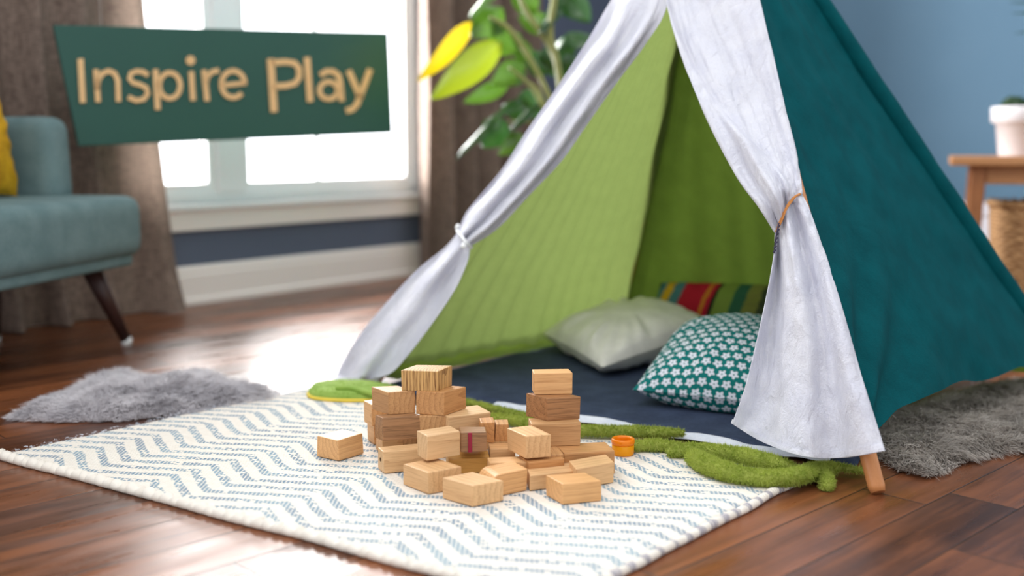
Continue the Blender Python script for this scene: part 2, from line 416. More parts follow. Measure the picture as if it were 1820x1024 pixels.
OA0, OA1, OH0, OH1 = -1.30, .13, .345, 2.15
WT, WALLH = .14, 2.6
mb = MB()
wbox(mb, -4.2, OA0, 0, WALLH, -WT, 0); wbox(mb, OA1, A_COR, 0, WALLH, -WT, 0)
wbox(mb, OA0, OA1, 0, OH0, -WT, 0); wbox(mb, OA0, OA1, OH1, WALLH, -WT, 0)
kind_struct(mb.build('wall_left', MT['wall_slate']))
COR = wp(A_COR, 0); RD = Vector((WN.x, WN.y, 0)); RN = -WD
def rp(a, h, o=0.0): return COR + RD * a + RN * o + UP * h
def rbox(mb, a0, a1, h0, h1, o0, o1): mb.add(*hexa([rp(a0, h0, o0), rp(a1, h0, o0), rp(a1, h0, o1), rp(a0, h0, o1), rp(a0, h1, o0), rp(a1, h1, o0), rp(a1, h1, o1), rp(a0, h1, o1)]))
mb = MB(); rbox(mb, -.14, 3.9, 0, WALLH, -.14, 0); kind_struct(mb.build('wall_right', MT['wall_blue']))
def base_profile(P, a0, a1, name):
    prof = [(0, 0), (.022, 0), (.022, .018), (.016, .026), (.016, .098), (.013, .108), (.013, .118), (.007, .130), (0, .133)]
    V = [P(a, h, o) for a in (a0, a1) for o, h in prof]; n = len(prof)
    F = [(i, i + 1, n + i + 1, n + i) for i in range(n - 1)] + [tuple(range(n - 1, -1, -1)), tuple(range(n, 2 * n))]
    return kind_struct(mk(name, V, F, MT['white_paint'], smooth=False))
base_profile(wp, -4.2, A_COR - .001, 'baseboard_left'); base_profile(rp, .001, 3.9, 'baseboard_right')
# window
win = struct_empty('window_1', wp((OA0 + OA1) / 2, OH0, 0))
mb = MB(); t = .035
wbox(mb, OA0, OA0 + t, OH0, OH1, -.11, -.02); wbox(mb, OA1 - t, OA1, OH0, OH1, -.11, -.02); wbox(mb, OA0, OA1, OH1 - t, OH1, -.11, -.02); wbox(mb, OA0, OA1, OH0, OH0 + t, -.11, -.02)
mb.build('window_frame', MT['frame_paint'], win)
mb = MB(); wbox(mb, -.885, -.775, OH0 + t, OH1 - t, -.10, -.015); mb.build('mullion', MT['frame_paint'], win)
for a0, a1 in ((OA0 + t, -.885), (-.775, OA1 - t)):
    mb = MB(); q = .032
    wbox(mb, a0, a0 + q, OH0 + t, OH1 - t, -.085, -.035); wbox(mb, a1 - q, a1, OH0 + t, OH1 - t, -.085, -.035)
    wbox(mb, a0 + q, a1 - q, OH1 - t - q, OH1 - t, -.085, -.035); wbox(mb, a0 + q, a1 - q, OH0 + t, OH0 + t + q, -.085, -.035)
    sa = mb.build('sash', MT['frame_paint'], win)
    mb = MB(); wbox(mb, a0 + q, a1 - q, OH0 + t + q, OH1 - t - q, -.062, -.058); mb.build('pane', MT['glass'], sa)
    mb = MB(); m_ = (a0 + a1) / 2
    if a0 > -.8: wbox(mb, -.415, -.397, OH0 + t + q, OH1 - t - q, -.056, -.046)
    wbox(mb, a0 + q, a1 - q, 1.32, 1.34, -.056, -.046); mb.build('muntin', MT['frame_paint'], sa)
mb = MB(); wbox(mb, OA0 - .09, OA1, OH1, OH1 + .09, 0, .018); wbox(mb, OA0 - .09, OA0, OH0, OH1, 0, .018); wbox(mb, OA1, OA1 + .06, OH0, OH1 + .09, 0, .018); mb.build('casing', MT['frame_paint'], win)
mb = MB(); mb.add(*bevbox([wp(OA0 - .02, OH0 - .022, -.1), wp(OA1 + .02, OH0 - .022, -.1), wp(OA1 + .02, OH0 - .022, .035), wp(OA0 - .02, OH0 - .022, .035), wp(OA0 - .02, OH0, -.1), wp(OA1 + .02, OH0, -.1), wp(OA1 + .02, OH0, .035), wp(OA0 - .02, OH0, .035)], .006)); mb.build('sill', MT['frame_paint'], win)
mb = MB(); wbox(mb, OA0 - .085, OA1 + .02, .255, OH0 - .022, 0, .02); mb.build('apron', MT['white_paint'], win)

# ================================================================== CURTAINS
def curtain(a0, a1, folds, amp, name, label, ph, bot=.006, flare=0.0, off=.10):
    def fn(u, v):
        h = bot + (2.3 - bot) * v
        a = a0 + (a1 - a0) * u
        k = 1 + .25 * nz(u * 3, ph)
        if flare: a += flare * (1 - v) ** 3 * (u ** 3)
        w = math.sin(2 * math.pi * folds * u * (1 + .12 * nz(u * 4, ph + 3)) + ph + .8 * nz(u * 2, v * 1.2, ph))
        o = off + amp * k * w * (.75 + .25 * (1 - v)) + .014 * nz(u * 9, v * 4, ph)
        if v < .05: o += .03 * (1 - v / .05) * (.5 + .5 * w)
        return wp(a + .010 * math.cos(2 * math.pi * folds * u + ph), h, max(o, .042))
    V, F = grid(150, 50, fn)
    return tag(mk(name, V, F, MT['curtain']), label, 'curtain')
curtain(-2.35, -1.215, 7.5, .04, 'curtain', 'taupe linen curtain behind the armchair, left of the window', .6, flare=.11, off=.068)
curtain(.022, .78, 5, .06, 'curtain', 'taupe linen curtain right of the window, behind the tall leafy plant', 2.2, off=.095)

# ================================================================== SIGN
SL, SRt = aty(140, 260, 3.06), aty(698, 237, 3.70)
sd = Vector((SRt.x - SL.x, SRt.y - SL.y, 0)).normalized(); sn = Vector((sd.y, -sd.x, 0))
def onsign(x, y, o=0.0): return onplane(x, y, SL + sn * o, sn)
cs = [onsign(*q) for q in ((140, 260), (698, 237), (690, 58), (95, 44))]
sg = thing('hanging_sign', 'dark green rectangular sign with wooden letters reading Inspire Play, hung before the window', 'sign', (cs[0] + cs[1]) / 2)
bk = sn * -.016
mb = MB(); mb.add(*bevbox([cs[0] + bk, cs[1] + bk, cs[1], cs[0], cs[3] + bk, cs[2] + bk, cs[2], cs[3]], .0025)); board = mb.build('board', MT['sign'], sg)
for q in ((180, 46.2), (570, 55.2)):
    p = onsign(*q, -.008); mb = MB(); mb.add(*tube([p - UP * .002, Vector((p.x, p.y, 2.5))], .0005, 5)); mb.build('hanging_line', MT['line'], sg)
ZS = 740 / 1820
def arc(cx, cy, rx, ry, a0, a1, n=18): return [(cx + rx * math.cos(math.radians(a0 + (a1 - a0) * k / n)), cy - ry * math.sin(math.radians(a0 + (a1 - a0) * k / n))) for k in range(n + 1)]
def stroke(mb, pts, w, closed=False, caps=True):
    """flat raised ribbon along pts (zoomed picture px) lying on the sign face"""
    pts = [Vector((p[0] * ZS, p[1] * ZS)) for p in pts]; w = w * ZS / 2 * .74; n = len(pts)
    Ls, Rs = [], []
    for i in range(n):
        if closed: d = pts[(i + 1) % n] - pts[i - 1]
        else: d = pts[min(i + 1, n - 1)] - pts[max(i - 1, 0)]
        d.normalize(); q = Vector((-d.y, d.x)); Ls.append(pts[i] + q * w); Rs.append(pts[i] - q * w)
    V = []
    for o in (.001, .006):
        V += [onsign(p.x, p.y, o) for p in Ls] + [onsign(p.x, p.y, o) for p in Rs]
    F = []
    for i in range(n if closed else n - 1):
        j = (i + 1) % n
        F += [(2 * n + i, 2 * n + j, 3 * n + j, 3 * n + i), (i, j, 2 * n + j, 2 * n + i), (n + j, n + i, 3 * n + i, 3 * n + j)]
    if not closed: F += [(0, n, 3 * n, 2 * n), (n - 1, 3 * n - 1 + 0, 4 * n - 1, 2 * n - 1)] if False else [(0, n, 3 * n, 2 * n), (n - 1, 2 * n - 1, 4 * n - 1, 3 * n - 1)]
    mb.add(V, F)
def disc(mb, cx, cy, r):
    V = [onsign((cx + r * math.cos(k * math.pi / 8)) * ZS, (cy + r * math.sin(k * math.pi / 8)) * ZS, o) for o in (.001, .006) for k in range(16)]
    mb.add(V, [tuple(range(16, 32))] + [(k, (k + 1) % 16, 16 + (k + 1) % 16, 16 + k) for k in range(16)])
letters = {
 'I': [([(352, 256), (362, 450)], 36)],
 'n': [([(419, 303), (429, 447)], 32), ([(424, 395), (428, 352), (446, 322), (474, 310), (500, 320), (515, 350), (518, 445)], 32)],
 's': [([(648, 330), (625, 314), (598, 311), (572, 321), (566, 344), (582, 362), (612, 370), (640, 384), (646, 410), (628, 434), (596, 440), (560, 424)], 30)],
 'p': [([(680, 303), (690, 480)], 34), (arc(742, 374, 46, 56, 0, 360, 28)[:-1], 30, True)],
 'i': [([(836, 312), (844, 440)], 32)],
 'r': [([(892, 306), (906, 442)], 32), ([(899, 372), (906, 335), (928, 314), (958, 308)], 30)],
 'e': [([(968, 374), (1078, 362)], 27), (arc(1019, 368, 51, 58, 2, 318, 26), 30)],
 'P': [([(1183, 256), (1198, 490)], 42), ([(1186, 274), (1250, 270), (1288, 276), (1308, 300), (1308, 338), (1290, 364), (1252, 374), (1192, 378)], 36)],
 'l': [([(1342, 250), (1356, 446)], 38)],
 'a': [([(1400, 330), (1426, 312), (1456, 312), (1480, 330), (1487, 360), (1494, 444)], 34), (arc(1437, 395, 40, 38, 0, 360, 24)[:-1], 30, True)],
 'y': [([(1524, 308), (1578, 432)], 36), ([(1618, 302), (1588, 385), (1560, 456), (1540, 478), (1512, 484)], 36)],
}
for ch in 'I n s p i r e P l a y'.split():
    mb = MB()
    for st in letters[ch]: stroke(mb, st[0], st[1], len(st) > 2)
    if ch == 'i': disc(mb, 833, 264, 21)
    mb.build('letter', MT['letter'], board)

# ================================================================== ARMCHAIR
foot = onz(228, 612)
ce = Vector((.20, .98, 0)).normalized(); cf = Vector((ce.y, -ce.x, 0))     # along the seat front / facing direction
cO = foot - ce * .03 - cf * .005; cO.z = 0                                   # floor point under far end of the front edge
def cp(e, f, h): return cO + ce * e + cf * f + UP * h                        # e<0 nearer, f<0 towards the back
arm = thing('armchair', 'grey-teal upholstered armchair on dark tapered legs in front of the left curtain', 'armchair', cp(-.3, -.25, 0))
def cushion(P8, r, seg=5): return bevbox(P8, r, seg)
def cbox(e0, e1, f0, f1, h0, h1, lean=0.0): return [cp(e0, f0, h0), cp(e1, f0, h0), cp(e1, f1, h0), cp(e0, f1, h0), cp(e0, f0 - lean, h1), cp(e1, f0 - lean, h1), cp(e1, f1 - lean, h1), cp(e0, f1 - lean, h1)]
mb = MB(); mb.add(*cushion(cbox(-.66, .055, -.42, .06, .245, .412), .05)); mb.build('seat', MT['chair'], arm, True)
mb = MB(); mb.add(*cushion(cbox(-.62, .02, -.40, .04, .222, .262), .012, 3)); mb.build('seat_base', MT['chair'], arm, True)
mb = MB(); mb.add(*cushion(cbox(-.06, .05, -.37, -.135, .38, .622, .008), .05)); mb.build('armrest', MT['chair'], arm, True)
mb = MB(); mb.add(*cushion(cbox(-.66, -.55, -.37, -.135, .38, .622, .008), .05)); mb.build('armrest', MT['chair'], arm, True)
mb = MB(); mb.add(*cushion(cbox(-.66, .05, -.44, -.34, .36, .74, .02), .05)); mb.build('backrest', MT['chair'], arm, True)
for e, f, se, sf in ((-.04, -.02, .055, .03), (-.56, -.02, -.055, .03), (-.04, -.35, .03, -.03), (-.56, -.35, -.03, -.03)):
    top, bot = cp(e - (.03 if e > -.3 else -.03), f - .02 * (1 if f > -.2 else -1), .235), cp(e + se, f + sf, .012)
    mb = MB(); mb.add(*tube([top, bot], [.026, .0145], 16)); lg = mb.build('leg', MT['chair_leg'], arm, True)
    mb = MB(); mb.add(*tube([bot + UP * .006 + (top - bot) * .02, Vector((bot.x, bot.y, .0))], [.0152, .0150], 14)); mb.build('leg_tip', MT['ferrule'], lg, True)

# pillows --------------------------------------------------------------
def pillow(name, P00, P10, P11, P01, thick, mat, label, cat, pinch=.06, n=44, wr=.004, seed=0, plump=.5, twosided=True, up=None):
    """four corner points, thickness; front and back skins meet in a seam"""
    P00, P10, P11, P01 = map(Vector, (P00, P10, P11, P01))
    nrm = (P10 - P00).cross(P01 - P00).normalized(); lu = (P10 - P00).length; lv = (P01 - P00).length
    cen = (P00 + P10 + P11 + P01) / 4
    V, F, UV = [], [], []
    for side in (1, -1):
        b = len(V)
        for j in range(n + 1):
            for i in range(n + 1):
                u, v = i / n, j / n
                a, c = 2 * u - 1, 2 * v - 1
                pa = a * (1 - pinch * (1 - c * c) * abs(a)); pc = c * (1 - pinch * (1 - a * a) * abs(c))
                uu, vv = (pa + 1) / 2, (pc + 1) / 2
                p = P00 * (1 - uu) * (1 - vv) + P10 * uu * (1 - vv) + P11 * uu * vv + P01 * (1 - uu) * vv
                t = ((1 - a * a) * (1 - c * c)); hgt = t ** plump
                edge = 1 - max(abs(a), abs(c))
                rad = math.atan2(c, a)
                ripple = wr * nz(rad * 5, seed, side) * sstep(0, .15, edge) * (1 - sstep(.3, .75, edge)) * 2 + wr * .7 * nz(a * 2.5, c * 2.5, seed) * sstep(0, .3, edge)
                V.append(p + nrm * side * (thick / 2 * hgt + ripple)); UV.append((u * lu, v * lv + (0 if side > 0 else 3)))
        for j in range(n):
            for i in range(n):
                q = b + j * (n + 1) + i
                F.append((q, q + 1, q + n + 2, q + n + 1) if side > 0 else (q, q + n + 1, q + n + 2, q + 1))
    A = np.array([tuple(p) for p in V]).reshape(2, n + 1, n + 1, 3); UVA = np.zeros((2, n + 1, n + 1, 2))
    du = np.linalg.norm(np.diff(A, axis=2), axis=3).cumsum(axis=2); dv = np.linalg.norm(np.diff(A, axis=1), axis=3).cumsum(axis=1)
    UVA[:, :, 1:, 0] = du; UVA[:, 1:, :, 1] = dv
    if seed == 8:
        UVA[..., 0] += (.6 - UVA[:, :, n // 2:n // 2 + 1, 0]); UVA[..., 1] += (.6 - UVA[:, n // 2:n // 2 + 1, :, 1]); UV = UVA.reshape(-1, 2)
    V = [Vector((p.x, p.y, max(p.z, up))) for p in V] if up is not None else V
    return tag(mk(name, V, F, mat, uv=UV), label, cat)
c0 = cp(-.19, -.40, .53)
pillow('throw_cushion', cp(-.40, -.20, .412), cp(-.10, -.215, .412), cp(-.10, -.262, .70), cp(-.40, -.25, .70), .11, MT['mustard'], 'mustard yellow cushion leaning on the grey-teal armchair', 'cushion', .07, 30, .006, 5)

# ================================================================== TENT
FL, FR, BR = onz(640, 680), onz(1562, 880), onz(1898, 690)
BL = FL + BR - FR
APX = Vector(((FL.x + BR.x) / 2 - .03, (FL.y + BR.y) / 2, 1.20))
TC = (FL + BR) / 2
tent = thing('play_tent', 'child-size tepee play tent with white tied-back front flaps, teal side and green inner walls', 'tent', TC)
PR = .0135
for P in (FL, FR, BR, BL):
    E1 = (FR - FL).normalized(); NI = (BL - FL).normalized()
    sh = E1 * (.03 if P is FL else -.034 if P is FR else 0) + NI * (.03 if P in (FL, FR) else -.045) + E1 * (-.04 if P is BR else .03 if P is BL else 0)
    P = P + (E1 * .03 + NI * .015 if P is FL else Vector((0, 0, 0)))
    d = (APX + sh - P).normalized(); q = P + d * .004; top = P + d * ((APX - P).length + .22)
    mb = MB(); V, F = tube([q + d * 0.0, q + d * .01, top - d * .01, top], [PR * .82, PR, PR, PR * .8], 20)
    mb.add(V, F); mb.build('pole', MT['pole'], tent, True)
# front face plane
NF = (FR - FL).cross(APX - FL).normalized()
if NF.y > 0: NF = -NF
def onfront(x, y, off):
    p = onplane(x, y, FL + NF * (.016 + off), NF)
    if p.z < .006: p = onz(x, y, .006)
    return p
def patch(rows, offs, nu, nv, ripple):
    nr = len(rows) - 1; nc = len(rows[0]) - 1
    G = [[Vector((p[0], p[1], o)) for p, o in zip(r, of)] for r, of in zip(rows, offs)]
    def fn(u, v):
        col = [cr([G[r][c] for r in range(nr + 1)], v * nr) for c in range(nc + 1)]
        q = cr(col, u * nc)
        return onfront(q.x, q.y, max(q.z, -.004) + ripple(u, v))
    return grid(nu, nv, fn)
# right flap: above the tie
rowsA = [[(1178, -60), (1206, -60), (1242, -60), (1288, -60), (1338, -60)], [(1184, 4), (1212, 6), (1252, 5), (1300, 3), (1351, 0)], [(1215, 110), (1248, 105), (1288, 100), (1330, 95), (1372, 90)],
         [(1258, 215), (1293, 205), (1328, 196), (1360, 188), (1393, 180)], [(1309, 313), (1341, 299), (1367, 285), (1389, 273), (1413, 262)], [(1350, 370), (1371, 352), (1390, 336), (1405, 322), (1422, 312)], [(1378, 415), (1386, 397), (1396, 377), (1409, 357), (1426, 345)]]
offA = [[.004, .008, .004, .004, .002]] * 2 + [[.008, .022, .008, .004, .002], [.012, .03, .014, .004, .002], [.014, .034, .024, .008, .002], [.014, .034, .03, .014, .003], [.012, .022, .024, .016, .004]]
def ripA(u, v):
    g = sstep(.05, .5, v)
    d = .011 * math.sin(2 * math.pi * (3.1 * u * (1.25 - .25 * v)) + 1.0 + .5 * nz(u * 3, v * 4)) * g * (1 - .35 * sstep(.8, 1, u))
    step = cr([0.0, .02, .11, .22, .50, .66, .72], 6 * v * .9999)
    lf = (1 - sstep(step - .03, step + .04, u)); d *= (.25 + .75 * lf)
    d += .03 * lf * sstep(.05, .3, v) * (1 - .8 * sstep(.82, 1, v))
    d += .008 * math.exp(-((u - .93) / .06) ** 2) * (1 - v * .4)
    d += .004 * nz(u * 12, v * 9, 2) + .003 * nz(u * 26 + v * 9, v * 14 - u * 6, 7)
    return d
# below the tie
rowsB = [[(1378, 415), (1386, 397), (1396, 377), (1409, 357), (1426, 345)], [(1376, 445), (1388, 436), (1404, 422), (1424, 402), (1442, 380)], [(1366, 505), (1391, 506), (1417, 500), (1446, 486), (1470, 462)],
         [(1348, 590), (1386, 600), (1426, 600), (1467, 588), (1500, 560)], [(1325, 685), (1374, 706), (1428, 712), (1482, 702), (1532, 672)], [(1301, 753), (1360, 788), (1432, 812), (1500, 814), (1573, 802)]]
offB = [[.012, .022, .024, .016, .004], [.01, .02, .028, .024, .004], [.006, .014, .03, .034, .004], [.004, .012, .026, .036, .005], [.006, .014, .024, .03, .006], [.012, .02, .022, .018, .008]]
def ripB(u, v):
    g = sstep(0, .3, v)
    d = .021 * math.sin(2 * math.pi * (1.9 * u) + 2.5 + .6 * nz(u * 2, v * 2.2, 4)) * g
    d += .007 * math.sin(2 * math.pi * 3.7 * u + 1.2 + 1.0 * nz(u * 3, v * 2, 9)) * (1 - .5 * v)
    d += .010 * math.exp(-((u - .9) / .09) ** 2) * (.3 + v * .7)
    d += .004 * nz(u * 11, v * 10, 5) + .003 * nz(u * 26, v * 18, 3)
    return d
# left flap: above and below the tie
rowsC = [[(1128, -60), (1145, -57), (1160, -55), (1175, -55), (1184, -55)], [(1086, 0), (1112, 5), (1138, 10), (1162, 12), (1184, 16)], [(1043, 73), (1071, 76), (1098, 79), (1122, 81), (1145, 82)], [(984, 164), (1012, 160), (1040, 156), (1070, 151), (1097, 146)],
         [(937, 231), (965, 228), (993, 224), (1022, 219), (1048, 215)], [(893, 299), (920, 296), (947, 293), (973, 289), (999, 285)], [(855, 345), (877, 346), (900, 347), (922, 347), (942, 346)], [(827, 380), (842, 387), (857, 394), (871, 400), (885, 406)], [(815, 411), (820, 418), (825, 425), (830, 431), (836, 438)]]
offC = [[.0, .01, .012, .01, .006]] * 2 + [[.0, .012, .016, .014, .01]] * 5 + [[.0, .012, .02, .018, .01], [.004, .012, .016, .014, .006]]
def ripC(u, v):
    g = sstep(.0, .3, v) * (1 - .3 * sstep(.85, 1, v))
    d = .015 * math.sin(2 * math.pi * 2.3 * u + 3.5 + .7 * nz(u * 2, v * 3, 6)) * g
    d += .004 * nz(u * 7, v * 12, 1) + .0025 * nz(u * 20, v * 9, 8)
    return d
rowsD = [[(815, 411), (820, 418), (825, 425), (830, 431), (836, 438)], [(790, 440), (800, 446), (810, 452), (820, 458), (831, 465)], [(740, 481), (758, 488), (776, 496), (793, 504), (810, 513)], [(685, 540), (708, 548), (732, 556), (754, 563), (773, 569)],
         [(640, 594), (662, 605), (685, 614), (708, 621), (730, 626)], [(608, 645), (630, 655), (650, 661), (673, 664), (697, 662)], [(596, 675), (615, 682), (632, 684), (650, 681), (668, 672)]]
offD = [[.004, .012, .016, .014, .006], [.0, .01, .02, .016, .006], [0, .008, .022, .02, .006], [0, .004, .022, .024, .008], [0, .002, .02, .028, .01], [.0, .0, .016, .028, .014], [.0, .0, .012, .02, .014]]
def ripD(u, v):
    d = .02 * math.sin(2 * math.pi * 1.55 * u + 3.9 + .5 * nz(u * 2, v * 2, 2)) * sstep(0, .3, v) + .004 * nz(u * 6, v * 8, 12)
    return d
for rowsX, rip1, offX, rowsY, rip2, offY in ((rowsA, ripA, offA, rowsB, ripB, offB), (rowsC, ripC, offC, rowsD, ripD, offD)):
    # one continuous flap: upper and lower run joined at the tie
    V1, F1 = patch(rowsX, offX, 60, 90, rip1); V2, F2 = patch(rowsY, offY, 60, 90, rip2)
    n = 61
    blend = len(V1) - n
    for i in range(n):                        # share the tie row
        m_ = (V1[blend + i] + V2[i]) / 2; V1[blend + i] = m_; V2[i] = m_
    V = V1 + V2[n:]; F = list(F1) + [tuple((len(V1) + j - n) if j >= n else blend + j for j in f) for f in F2]
    fo = mk('front_flap', V, F, MT['white_cloth'], tent)
    fo['label'] = 'white crinkled cotton front flap tied back to its pole'
    md = fo.modifiers.new('cloth', 'SOLIDIFY'); md.thickness = .0012
    # stitched hem line along the lower edge
    hv = V2[-n:]; hv2 = V2[-n * 4:-n * 3]
    mb = MB(); mb.add([p + NF * .0045 for p in hv2] + [p + NF * .0045 for p in hv], [(i, i + 1, n + i + 1, n + i) for i in range(n - 1)])
    mb.build('hem', MT['white_cloth'], fo, True)
# ties
def front_path(px, off): return [onfront(x, y, off) for x, y in px]
mb = MB(); mb.add(*tube([onfront(1425, 344, .004), onfront(1414, 349, .03), onfront(1402, 362, .042), onfront(1393, 380, .044), onfront(1385, 398, .040), onfront(1380, 412, .03)], .0023, 8, 30))
mb.add(*tube([onfront(1412, 352, .034), onfront(1399, 370, .046), onfront(1390, 392, .045), onfront(1384, 404, .040)], .0014, 6, 20)); tie = mb.build('tie_cord', MT['leather'], tent, True); tie['label'] = 'tan cord tied around the right flap'
mb = MB(); mb.add(*tube([onfront(1385, 396, .043), onfront(1381, 412, .04), onfront(1378, 430, .03), onfront(1376, 452, .022)], .0014, 6, 16))
for k in range(7):
    x, y = 1384 - k * 1.2, 402 + k * 7.4; mb.add(*tube([onfront(x - 2.5, y + 2, .042 - k * .003), onfront(x + 2.5, y - 2, .042 - k * .003)], .0016, 6))
mb.build('cord_end', MT['leather_dark'], tie, True)
mb = MB()
mb.add(*tube([onfront(812, 409, .012), onfront(820, 420, .035), onfront(828, 431, .036), onfront(838, 440, .012)], .004, 8, 24))
mb.add(*tube([onfront(814, 412, .012), onfront(812, 404, .02), onfront(816, 400, .02)], [.003, .0045, .005], 8, 10)); mb.add(*tube([onfront(824, 432, .034), onfront(823, 438, .04), onfront(826, 436, .044)], [.003, .005, .004], 8, 10))
tie2 = mb.build('tie_cord', MT['cord'], tent, True); tie2['label'] = 'white knotted cord tied around the left flap'
mb = MB(); mb.add(*tube([onz(690, 658, .03), onz(676, 668, .02), onz(664, 684, .006)], [.006, .007, .005], 8, 14)); mb.build('ground_loop', MT['cord'], tent, True)
# side walls
def tri_wall(P, Q, t0, t1, inward, sag, pleats, amp, seed, hem=0.0, nu=90, nv=80, base=0.0, ap=None):
    ap = ap or APX
    nrm = (Q - P).cross(ap - P).normalized()
    if nrm.dot(TC + UP * .3 - P) < 0: nrm = -nrm
    if not inward: nrm = -nrm
    def fn(u, v):
        t = t0 + (t1 - t0) * v
        p = P.lerp(Q, u).lerp(ap, t)
        e = 4 * u * (1 - u)
        ph = 2 * math.pi * pleats * u + 3.5 * nz(u * 3, v * 1.3, seed)
        d = -sag * e * (1 - v) * .6 + amp * (math.sin(ph) * .6 + .8 * nz(u * pleats * .9, v * 1.6, seed + 2)) * sstep(0, .12, e) * (1 - .5 * v)
        d += .003 * nz(u * 8, v * 14, seed + 5)
        if hem and v < .16: d += hem * (1 - v / .16) ** 1.5 * e ** .5 * (.8 + .5 * nz(u * 5, seed))
        return p + nrm * (d + base)
    return grid(nu, nv, fn), nrm
e1_ = (FR - FL).normalized(); e2_ = (BL - FL).normalized()
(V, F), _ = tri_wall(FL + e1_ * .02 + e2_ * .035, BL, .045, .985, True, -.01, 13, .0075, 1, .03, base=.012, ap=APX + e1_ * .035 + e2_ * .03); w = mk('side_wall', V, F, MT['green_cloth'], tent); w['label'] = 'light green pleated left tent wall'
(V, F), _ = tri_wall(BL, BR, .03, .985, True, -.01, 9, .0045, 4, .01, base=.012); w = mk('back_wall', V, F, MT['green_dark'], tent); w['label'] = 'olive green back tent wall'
# green ground skirt of the left wall
nL = (BL - FL).cross(UP).normalized()
if nL.dot(TC - FL) < 0: nL = -nL
def skirt(u, v):
    p = FL.lerp(BL, .03 + .95 * u); s_ = v
    if s_ < .5: return p + nL * (.012 + .03 * s_ * 2 + .006 * nz(u * 8, 2)) + UP * (.075 * (1 - s_ * 2) + .004)
    return p + nL * (.042 + .05 * (s_ - .5) * 2 * (1 + .4 * nz(u * 7, 5))) + UP * (.016 + .006 * nz(u * 11, v * 3))
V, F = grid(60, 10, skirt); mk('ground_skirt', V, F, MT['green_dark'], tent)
# teal right wall: hangs clear of the floor
nR = (BR - FR).cross(APX - FR).normalized()
if nR.dot(TC + UP * .3 - FR) > 0: nR = -nR
def teal(u, v):
    tb = .055 + .02 * sstep(.0, .2, u) - .015 * sstep(.45, .75, u) - .04 * sstep(.76, .97, u) + .006 * nz(u * 6, 8)
    t = tb + (.985 - tb) * v
    p = (FR - e1_ * .022).lerp(BR, u).lerp(APX - e1_ * .022, t); e = 4 * u * (1 - u)
    top = sstep(.45, 1.0, v); low = 1 - sstep(0, .35, v)
    d = .014 + .010 * top * (.6 * math.sin(2 * math.pi * 3.3 * u + .8 + nz(u * 2, v * 2)) + .5 * nz(u * 6, v * 1.2, 3)) * sstep(0, .1, e)
    # drag creases that fan out from the front corner
    ang = math.atan2(v + .02, u + .03)
    d += .013 * low * math.sin(ang * 13 + 2.6 * nz(u * 3, v * 5)) * sstep(0, .12, e) * (.4 + .6 * (1 - u))
    d += .008 * nz(u * 3.2, v * 3.5, 11) * sstep(0, .3, e) + .007 * nz(u * 9 + v * 5, v * 9 - u * 3, 14) * sstep(0, .2, e) * (1 - .5 * top)
    d += .010 * math.exp(-((v) / .03) ** 2) * nz(u * 7, 3)
    return p + nR * d
V, F = grid(120, 110, teal); w = mk('side_wall', V, F, MT['teal_cloth'], tent); w['label'] = 'dark teal right tent wall'
d = (APX - BR).normalized(); Lb = (APX - BR).length
pts = [BR + d * (.10 * Lb) + (BR - FR).normalized() * .006 + nR * .006, BR + d * (.985 * Lb) + nR * .006]
pts = [pts[0].lerp(pts[1], k / 40) + nR * .003 * nz(k * .4, 2) for k in range(41)]
mb = MB(); mb.add(*tube(pts, [.024 - .006 * k / 40 for k in range(41)], 18)); w = mb.build('pole_sleeve', MT['teal_cloth'], tent, True)

# ================================================================== MAT AND PILLOWS IN THE TENT
e1 = (FR - FL).normalized(); e2 = (BL - FL).normalized()
M0 = onz(676, 692); M1 = onz(1522, 833); M2 = BR - e2 * .05 - e1 * .36; M3 = BL - e2 * .03 + e1 * .04
def matf(u, v):
    p = (M0 * (1 - u) + M1 * u) * (1 - v) + (M3 * (1 - u) + M2 * u) * v
    q = 1 - max(abs(2 * u - 1), abs(2 * v - 1))
    return Vector((p.x, p.y, .002 + .012 * sstep(0, .03, q) + .0025 * nz(u * 6, v * 6, 1)))
pm = thing('play_mat', 'navy quilted play mat covering the floor inside the tent', 'mat', (M0 + M2) / 2)
V, F = grid(70, 60, matf); mk('mat_body', V, F, MT['navy'], pm)
def bindf(u, v):
    a = .30 + .66 * u
    p = M0.lerp(M1, a) - e2 * (.001 + .028 * v) + e2 * .012; p = p + e2 * .008 * math.sin(u * 21) 
    return Vector((p.x, p.y, .004 + .011 * math.sin(math.pi * (.15 + .8 * v)) + .002 * nz(u * 20, v)))
V, F = grid(120, 8, bindf); bo = mk('binding', V, F, MT['white_bind'], pm); bo['label'] = 'white edging along the front of the mat'
ZM = .016
pillow('pillow', (.08, 2.74, .060), (.205, 2.385, .045), (.520, 2.62, .095), (.38, 2.985, .10), .135, MT['pillow_white'], 'plain white pillow lying inside the tent beside the green wall', 'pillow', .05, 50, .007, 2, .42, up=ZM)
pillow('pillow', (.246, 2.135, .052), (.59, 1.975, .045), (.735, 2.31, .115), (.398, 2.47, .125), .19, MT['flower'], 'teal pillow with small white flower print inside the tent', 'pillow', .05, 50, .005, 8, .5, up=ZM)
b0 = aty(1148, 585, 2.92); b1 = aty(1392, 590, 2.66); t0_, t1_ = aty(1174, 503, 2.99), aty(1396, 508, 2.73)
b0.z = b1.z = .035
pillow('pillow', b0, b1, t1_, t0_, .09, MT['stripes'], 'striped red, yellow, blue and green pillow propped against the back tent wall', 'pillow', .03, 40, .004, 4, .4, up=ZM)

